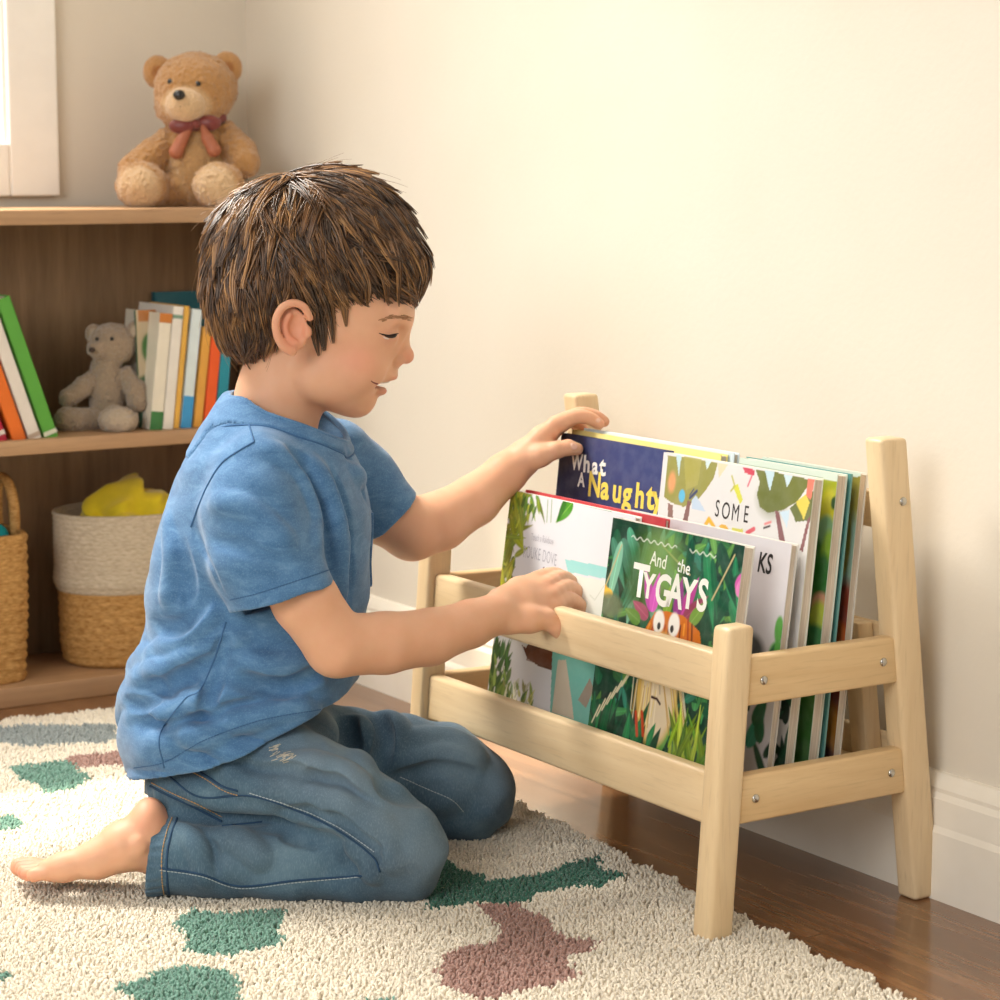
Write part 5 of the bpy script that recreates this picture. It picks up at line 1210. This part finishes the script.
# trouser leg ends in an open hem at the ankle
hp_, hn_ = Q(152, 857, 2.168), np.array([-1.0, 0.0, 0.12])
wp = (X - hp_[0]) * hn_[0] + (Z - hp_[2]) * hn_[2]
low = Z < Q(150, 808, 2.168)[2]
f.d = np.where(low, np.maximum(f.d, wp.astype(np.float32)), f.d)
chainq(f, [(120, 856, 2.168, 34.5), (178, 857, 2.168, 33)], 0.002, 'sub')
np.maximum(f.d, (0.0065 - f.ax[2])[None, None, :], out=f.d)
jv, jf = f.mesh(); jw = tow(jv)
fade = np.zeros(len(jv))
for px, py, d_, r_ in ((430, 855, 2.11, 0.05), (400, 815, 2.11, 0.05), (350, 775, 2.12, 0.055), (310, 755, 2.13, 0.05), (290, 760, 2.12, 0.04), (500, 775, 2.35, 0.04), (460, 750, 2.34, 0.05), (250, 850, 2.12, 0.05)):
    fade = np.maximum(fade, np.exp(-(((jv - Q(px, py, d_)) / r_) ** 2).sum(1) * 1.3) * (0.9 if py != 850 else 0.4))
jeans = from_np('jeans', jw, jf, DENIM, None, True, np.repeat(fade[:, None], 3, 1)); keep(jeans, boy)
jt = bvh_of(jw, jf)
def seam(name, tree, lines, r, mat, off=0.0003, par=None, dash=None, joined=False):
    groups = [lines] if joined else [[l] for l in lines]
    for gl in groups:
        ps, rs = [], []
        for pts in gl:
            L_ = cast_line(tree, pts, 60, off)
            if len(L_) < 4: continue
            ps.append(L_); rs.append([r] * len(L_))
            if dash:
                s_ = np.concatenate([[0], np.cumsum(np.linalg.norm(np.diff(L_, axis=0), axis=1))]); m_ = max(8, int(s_[-1] / dash * 8)); t = np.linspace(0, s_[-1], m_)
                ps[-1] = np.stack([np.interp(t, s_, L_[:, q]) for q in range(3)], 1); rs[-1] = r * (0.35 + 0.65 * (np.sin(t / dash * 2 * np.pi) > -0.4))
        if not ps: continue
        o = tubes(name, ps, rs, mat, None, 6); o.parent = par if par is not None else boy
        if par is None: keep(o, boy)
DSEAM = plain('denim_seam', (48, 74, 102), 0.8, 0.2, 0.1, 100)
# jeans is at the world origin (its parent offset is cancelled), so children of it sit in world space
seam('side_seam', jt, [[(222, 826), (262, 822)], [(160, 868), (200, 874), (240, 886), (300, 880), (362, 876)], [(168, 776), (200, 797), (250, 796), (300, 812), (340, 832), (372, 856), (380, 872)]], 0.0011, DSEAM, 0.0, jeans)
seam('stitching', jt, [[(160, 870), (200, 876), (240, 888), (300, 882), (360, 877)], [(250, 793), (300, 809), (340, 829), (374, 852)], [(400, 777), (430, 790), (452, 800), (464, 812)]], 0.0005, THREADW, 0.0007, jeans, 0.0035)
seam('hem_stitching', jt, [[(172, 818), (166, 835), (162, 855), (162, 880), (164, 894)]], 0.0006, THREAD, 0.0007, jeans, 0.0036)
seam('hem_fold', jt, [[(177, 818), (171, 835), (167, 855), (167, 880), (169, 894)]], 0.0012, DSEAM, 0.0, jeans)
seam('pocket_edge', jt, [[(192, 768), (206, 776), (222, 786), (238, 791)], [(150, 786), (170, 796), (196, 808), (222, 822)]], 0.0013, DSEAM, 0.0, jeans)
seam('pocket_stitching', jt, [[(190, 771), (206, 780), (222, 790), (238, 795)], [(152, 783), (172, 793), (198, 804), (222, 817)]], 0.00055, THREAD, 0.0007, jeans, 0.0034)
# worn pale scuffs on the thigh
k = NT('worn_threads', 0.85, 0.1); k.col(k.ramp(k.noise(k.coords(), 300, 3), [(0.3, srgb(150, 150, 140)), (0.7, srgb(206, 196, 178))])); WORN = k.m
rr2 = np.random.default_rng(8); ls = []
for cx, cy, nn, sx, sy in ((283, 756, 26, 9, 4), (275, 748, 10, 6, 3)):
    for _ in range(nn):
        a = np.array([cx + rr2.normal(0, sx * 0.5), cy + rr2.normal(0, sy * 0.6)]); e = np.array([rr2.uniform(1.5, 4), -rr2.uniform(0.5, 2)]); ls.append([tuple(a - e), tuple(a), tuple(a + e)])
seam('worn_patch', jt, ls, 0.0005, WORN, 0.0001, jeans, None, True)

# t-shirt
T = Field((Q(112, 600, 2.27)[0], 2.05, Q(300, 800, 2.2)[2]), (Q(425, 520, 2.40)[0], 2.48, Q(300, 372, 2.27)[2]), 0.0021)
f = T
rows = [(800, 131, 338, 0.128), (778, 129, 342, 0.129), (745, 124, 346, 0.129), (715, 121, 350, 0.128), (690, 122, 354, 0.126), (660, 130, 358, 0.118), (628, 146, 362, 0.114), (600, 145, 367, 0.112), (556, 154, 369, 0.112), (510, 166, 369, 0.112), (470, 180, 360, 0.110), (440, 195, 346, 0.096), (415, 211, 334, 0.071), (396, 225, 320, 0.052)]
zz, cu, hu, cw, hw = [], [], [], [], []
for py, a, b_, w_ in rows:
    qa, qb = Q(a, py, DM), Q(b_, py, DM); zz.append(qa[2]); cu.append((qa[0] + qb[0]) / 2); hu.append((qb[0] - qa[0]) / 2); cw.append(DM + 0.004); hw.append(w_)
f.loft(zz, cu, hu, cw, hw, 0.006)
f.blur(2)
X, Y, Z = f.grid((slice(None),) * 3)
wst = np.clip(1 - np.abs((Z - Q(200, 705, DM)[2]) / 0.085), 0, 1) ** 0.7
ph_ = (Z + 0.30 * X + 0.2 * Y) * 155 + 2.6 * np.sin(X * 34 + Z * 20) + 2.0 * np.sin(Y * 42 + X * 18)
f.d += (wst * (0.0046 * (1 - 2 * np.abs(np.sin(ph_ * 0.5)) ** 0.7) + 0.002 * np.sin(X * 55 - Z * 70 + 2 * np.sin(Y * 30)))).astype(np.float32)
chst = np.clip(1 - np.abs((Z - Q(200, 560, DM)[2]) / 0.10), 0, 1)
f.d += (chst * 0.0022 * np.sin(X * 70 + Z * 45 + 2.2 * np.sin(Z * 26 + Y * 20))).astype(np.float32)
# sleeves, each cut at its hem and open there
def sleeve(pts, cut_p, cut_n, inner):
    g = Field.__new__(Field); g.lo, g.h, g.n, g.ax = f.lo, f.h, f.n, f.ax; g.d = np.full(f.n, 0.05, np.float32)
    g.chain([Q(a, b_, d) for a, b_, d, r in pts], [r * S(d) for a, b_, d, r in pts], 0.012)
    g.raw = g.d.copy(); g.half(cut_p, cut_n); return g
ns1 = np.array([40 * SM, -0.006, -148 * SM]); c1 = Q(284, 596, 2.147)
sl1 = sleeve([(258, 474, 2.188, 44), (255, 512, 2.172, 52), (265, 555, 2.160, 54), (286, 604, 2.150, 50), (300, 650, 2.150, 49)], c1, ns1, None)
ns2 = np.array([33 * SM, 0.01, -40 * SM]); c2 = Q(389, 516, 2.395)
sl2 = sleeve([(332, 462, 2.372, 44), (356, 484, 2.385, 41), (392, 520, 2.395, 33), (410, 545, 2.4, 33)], c2, ns2, None)
def smin(a, b, k_):
    h_ = np.clip(0.5 + 0.5 * (a - b) / k_, 0, 1); return a * (1 - h_) + b * h_ - k_ * h_ * (1 - h_)
f.d = smin(f.d, sl1.d, 0.012); f.d = smin(f.d, sl2.d, 0.010)
f.d += (0.0010 * np.sin(X * 60 + 2 * np.sin(Z * 45) + Y * 50) + 0.0007 * np.sin(Z * 120 + X * 70 + 2 * np.sin(Y * 60))).astype(np.float32)
fold_pass(f, [
    ('sub', 0.0015, 0.006, 0.0030, [(196, 530), (208, 560), (222, 590)]),
    ('add', 0.006, 0.012, 0.007, [(130, 672), (160, 672), (200, 652), (240, 640)]), ('sub', 0.005, 0.010, 0.0035, [(128, 690), (160, 690), (205, 668), (250, 655)]),
    ('add', 0.006, 0.011, 0.007, [(124, 712), (165, 712), (215, 698), (270, 690), (320, 682)]), ('sub', 0.006, 0.009, 0.0035, [(140, 726), (180, 728), (230, 712), (290, 702)]),
    ('add', 0.005, 0.010, 0.007, [(150, 742), (200, 738), (260, 716), (320, 700)]), ('sub', 0.005, 0.008, 0.0035, [(124, 700), (142, 704), (158, 700)]),
    ('add', 0.004, 0.010, 0.007, [(150, 648), (185, 640), (215, 610)]), ('sub', 0.004, 0.009, 0.0035, [(152, 622), (180, 625), (206, 600)]),
    ('add', 0.004, 0.010, 0.007, [(166, 520), (172, 560), (166, 600)]), ('sub', 0.003, 0.009, 0.0035, [(182, 540), (190, 580), (186, 615)]),
    ('add', 0.004, 0.009, 0.007, [(268, 444), (298, 470), (314, 510), (318, 545)]), ('sub', 0.005, 0.008, 0.0035, [(290, 448), (316, 480), (328, 525), (330, 570)]),
    ('add', 0.004, 0.008, 0.010, [(312, 462), (334, 500), (342, 550), (342, 600)]), ('sub', 0.004, 0.007, 0.0035, [(330, 466), (344, 505), (350, 560), (348, 610)]),
    ('add', 0.003, 0.010, 0.007, [(215, 500), (250, 510), (290, 540)]), ('sub', 0.003, 0.010, 0.0035, [(212, 540), (250, 550), (292, 568)]),
    ('add', 0.004, 0.011, 0.007, [(238, 660), (280, 668), (320, 655)]), ('sub', 0.004, 0.010, 0.0035, [(240, 678), (285, 684), (330, 668)]),
    ('sub', 0.004, 0.008, 0.0035, [(345, 452), (358, 475), (366, 500)]), ('add', 0.003, 0.008, 0.010, [(352, 470), (378, 490), (396, 500)]),
    ('sub', 0.003, 0.008, 0.0035, [(226, 640), (216, 680), (205, 715)]),
])
sk = f.copy()
gr_ = np.gradient(sk.d, f.h); sk.d = (sk.d / np.clip(np.sqrt(gr_[0] ** 2 + gr_[1] ** 2 + gr_[2] ** 2), 0.25, 4)).astype(np.float32); del gr_
#                                                       # outer surface before the openings are cut
# neckline ring and bottom hem
RC = Q(285, 424, DM); RA = Q(336, 459, DM) - RC; RW_ = np.array([0, 0.064, 0.0])
rn = np.cross(RA / np.linalg.norm(RA), np.array([0, 1.0, 0])); rn = rn if rn[2] > 0 else -rn
th = np.linspace(0, 2 * np.pi, 64, endpoint=False)
def hole(scale, h0, h1):
    a = RA / np.linalg.norm(RA); la = np.linalg.norm(RA) * scale; lb = 0.064 * scale
    ux = (X - RC[0]) * a[0] + (Z - RC[2]) * a[2]; uy = Y - RC[1]; un = (X - RC[0]) * rn[0] + (Z - RC[2]) * rn[2]
    q = np.sqrt((ux / la) ** 2 + (uy / lb) ** 2); return np.maximum((q - 1) * min(la, lb), np.maximum(h0 - un, un - h1)), q, un, la, lb
hd_, q_, un_, la, lb = hole(1.0, -0.035, 0.2)
f.d = np.maximum(f.d, -hd_).astype(np.float32)
hz = Q(130, 783, 2.2), Q(346, 703, 2.2)
hn = np.array([-(hz[1][2] - hz[0][2]), 0, hz[1][0] - hz[0][0]]); hn = -hn / np.linalg.norm(hn)
bow_ = 0.0035 * np.sin(X * 34 + 1.0)
hcut = ((X - hz[0][0]) * hn[0] + (Z - hz[0][2]) * hn[2] + bow_).astype(np.float32)
f.d = np.maximum(f.d, hcut)
f.d = np.maximum(f.d, -np.maximum(sk.d + 0.007, -(hcut + 0.05)).astype(np.float32))     # hollow above the bottom hem
for g, cp, cn in ((sl1, c1, ns1), (sl2, c2, ns2)):
    cn = cn / np.linalg.norm(cn); pl_ = ((X - cp[0]) * cn[0] + (Y - cp[1]) * cn[1] + (Z - cp[2]) * cn[2]).astype(np.float32)
    f.d = np.maximum(f.d, -np.maximum(np.maximum(g.raw + 0.0062, -(pl_ + 0.018)), pl_ - 0.01)).astype(np.float32)
tv, tf = f.mesh(); tw = tow(tv)
shirt = from_np('t_shirt', tw, tf, JERSEY, None, True); keep(shirt, boy)
tt_ = bvh_of(tw, tf)
# collar: a ribbed band on the shirt around the neckline
g = sk.copy()
ringp = np.array([RC + RA * math.cos(t) * 1.0 + RW_ * math.sin(t) for t in th])
band = np.maximum(np.abs(sk.d - 0.0004) - 0.0020, np.maximum(-(q_ - 1.0) * min(la, lb), (q_ - 1.0) * min(la, lb) - 0.0105)); band = np.maximum(band, -0.075 - un_)
g.d = band.astype(np.float32); cl = sdf_obj('collar', g, JERSEY); keep(cl, boy); cl.parent = shirt; cl.matrix_parent_inverse = Matrix.Identity(4)
# breast pocket on the boy's left side
st_ = (lambda m: bvh_of(tow(m[0]), m[1]))(sk.mesh())
def ring_line(grow, lift):
    out = []
    a_ = RA / np.linalg.norm(RA)
    for t in np.linspace(0, 2 * np.pi, 97):
        p_ = RC + a_ * math.cos(t) * (np.linalg.norm(RA) + grow) + np.array([0, 1.0, 0]) * math.sin(t) * (0.064 + grow)
        h = st_.ray_cast(Vector(tow(p_ + rn * 0.12)), Vector(tow(-rn)))
        if h[0] is not None: out.append(np.array(h[0]) + np.array(h[1]) * lift)
    out = np.array(out)
    for _ in range(3): out[1:-1] = (out[:-2] + 2 * out[1:-1] + out[2:]) / 4
    return out
for nm, gr2, r_, m_ in (('collar_edge', 0.0002, 0.0030, JERSEY), ('collar_seam', 0.0112, 0.0009, BLUESEAM)):
    L_ = ring_line(gr2, 0.0004); o = tubes(nm, [L_], [r_], m_, None, 8); o.parent = shirt
seam('armhole_seam', tt_, [[(254, 442), (240, 450), (222, 463), (208, 485), (198, 508), (191, 527)]], 0.0011, BLUESEAM, 0.0002, shirt)
seam('shoulder_seam', tt_, [[(245, 414), (250, 428), (254, 442)]], 0.0010, BLUESEAM, 0.0002, shirt)
seam('sleeve_hem_stitching', tt_, [[(230, 600), (256, 594), (290, 583), (332, 569)]], 0.00055, BLUESEAM, 0.0003, shirt, 0.003)
seam('hem_stitching', tt_, [[(134, 768), (165, 762), (205, 740), (262, 720), (330, 708)]], 0.00055, BLUESEAM, 0.0003, shirt, 0.003)
seam('side_seam', tt_, [[(226, 622), (214, 660), (200, 690), (184, 700), (160, 735), (164, 768)]], 0.0008, BLUESEAM, 0.0001, shirt)
po = sk.copy(); pc = Q(359, 545, DM + 0.045)
pu = (np.abs(Y - pc[1]) - 0.030); pz_ = np.abs(Z - pc[2]) - 0.037
po.d = np.maximum(np.maximum(np.abs(sk.d - 0.0008) - 0.0016, np.maximum(pu, pz_)), -(X - pc[0] + 0.02)).astype(np.float32)
pk = sdf_obj('pocket', po, JERSEY); keep(pk, boy); pk.parent = shirt; pk.matrix_parent_inverse = Matrix.Identity(4)
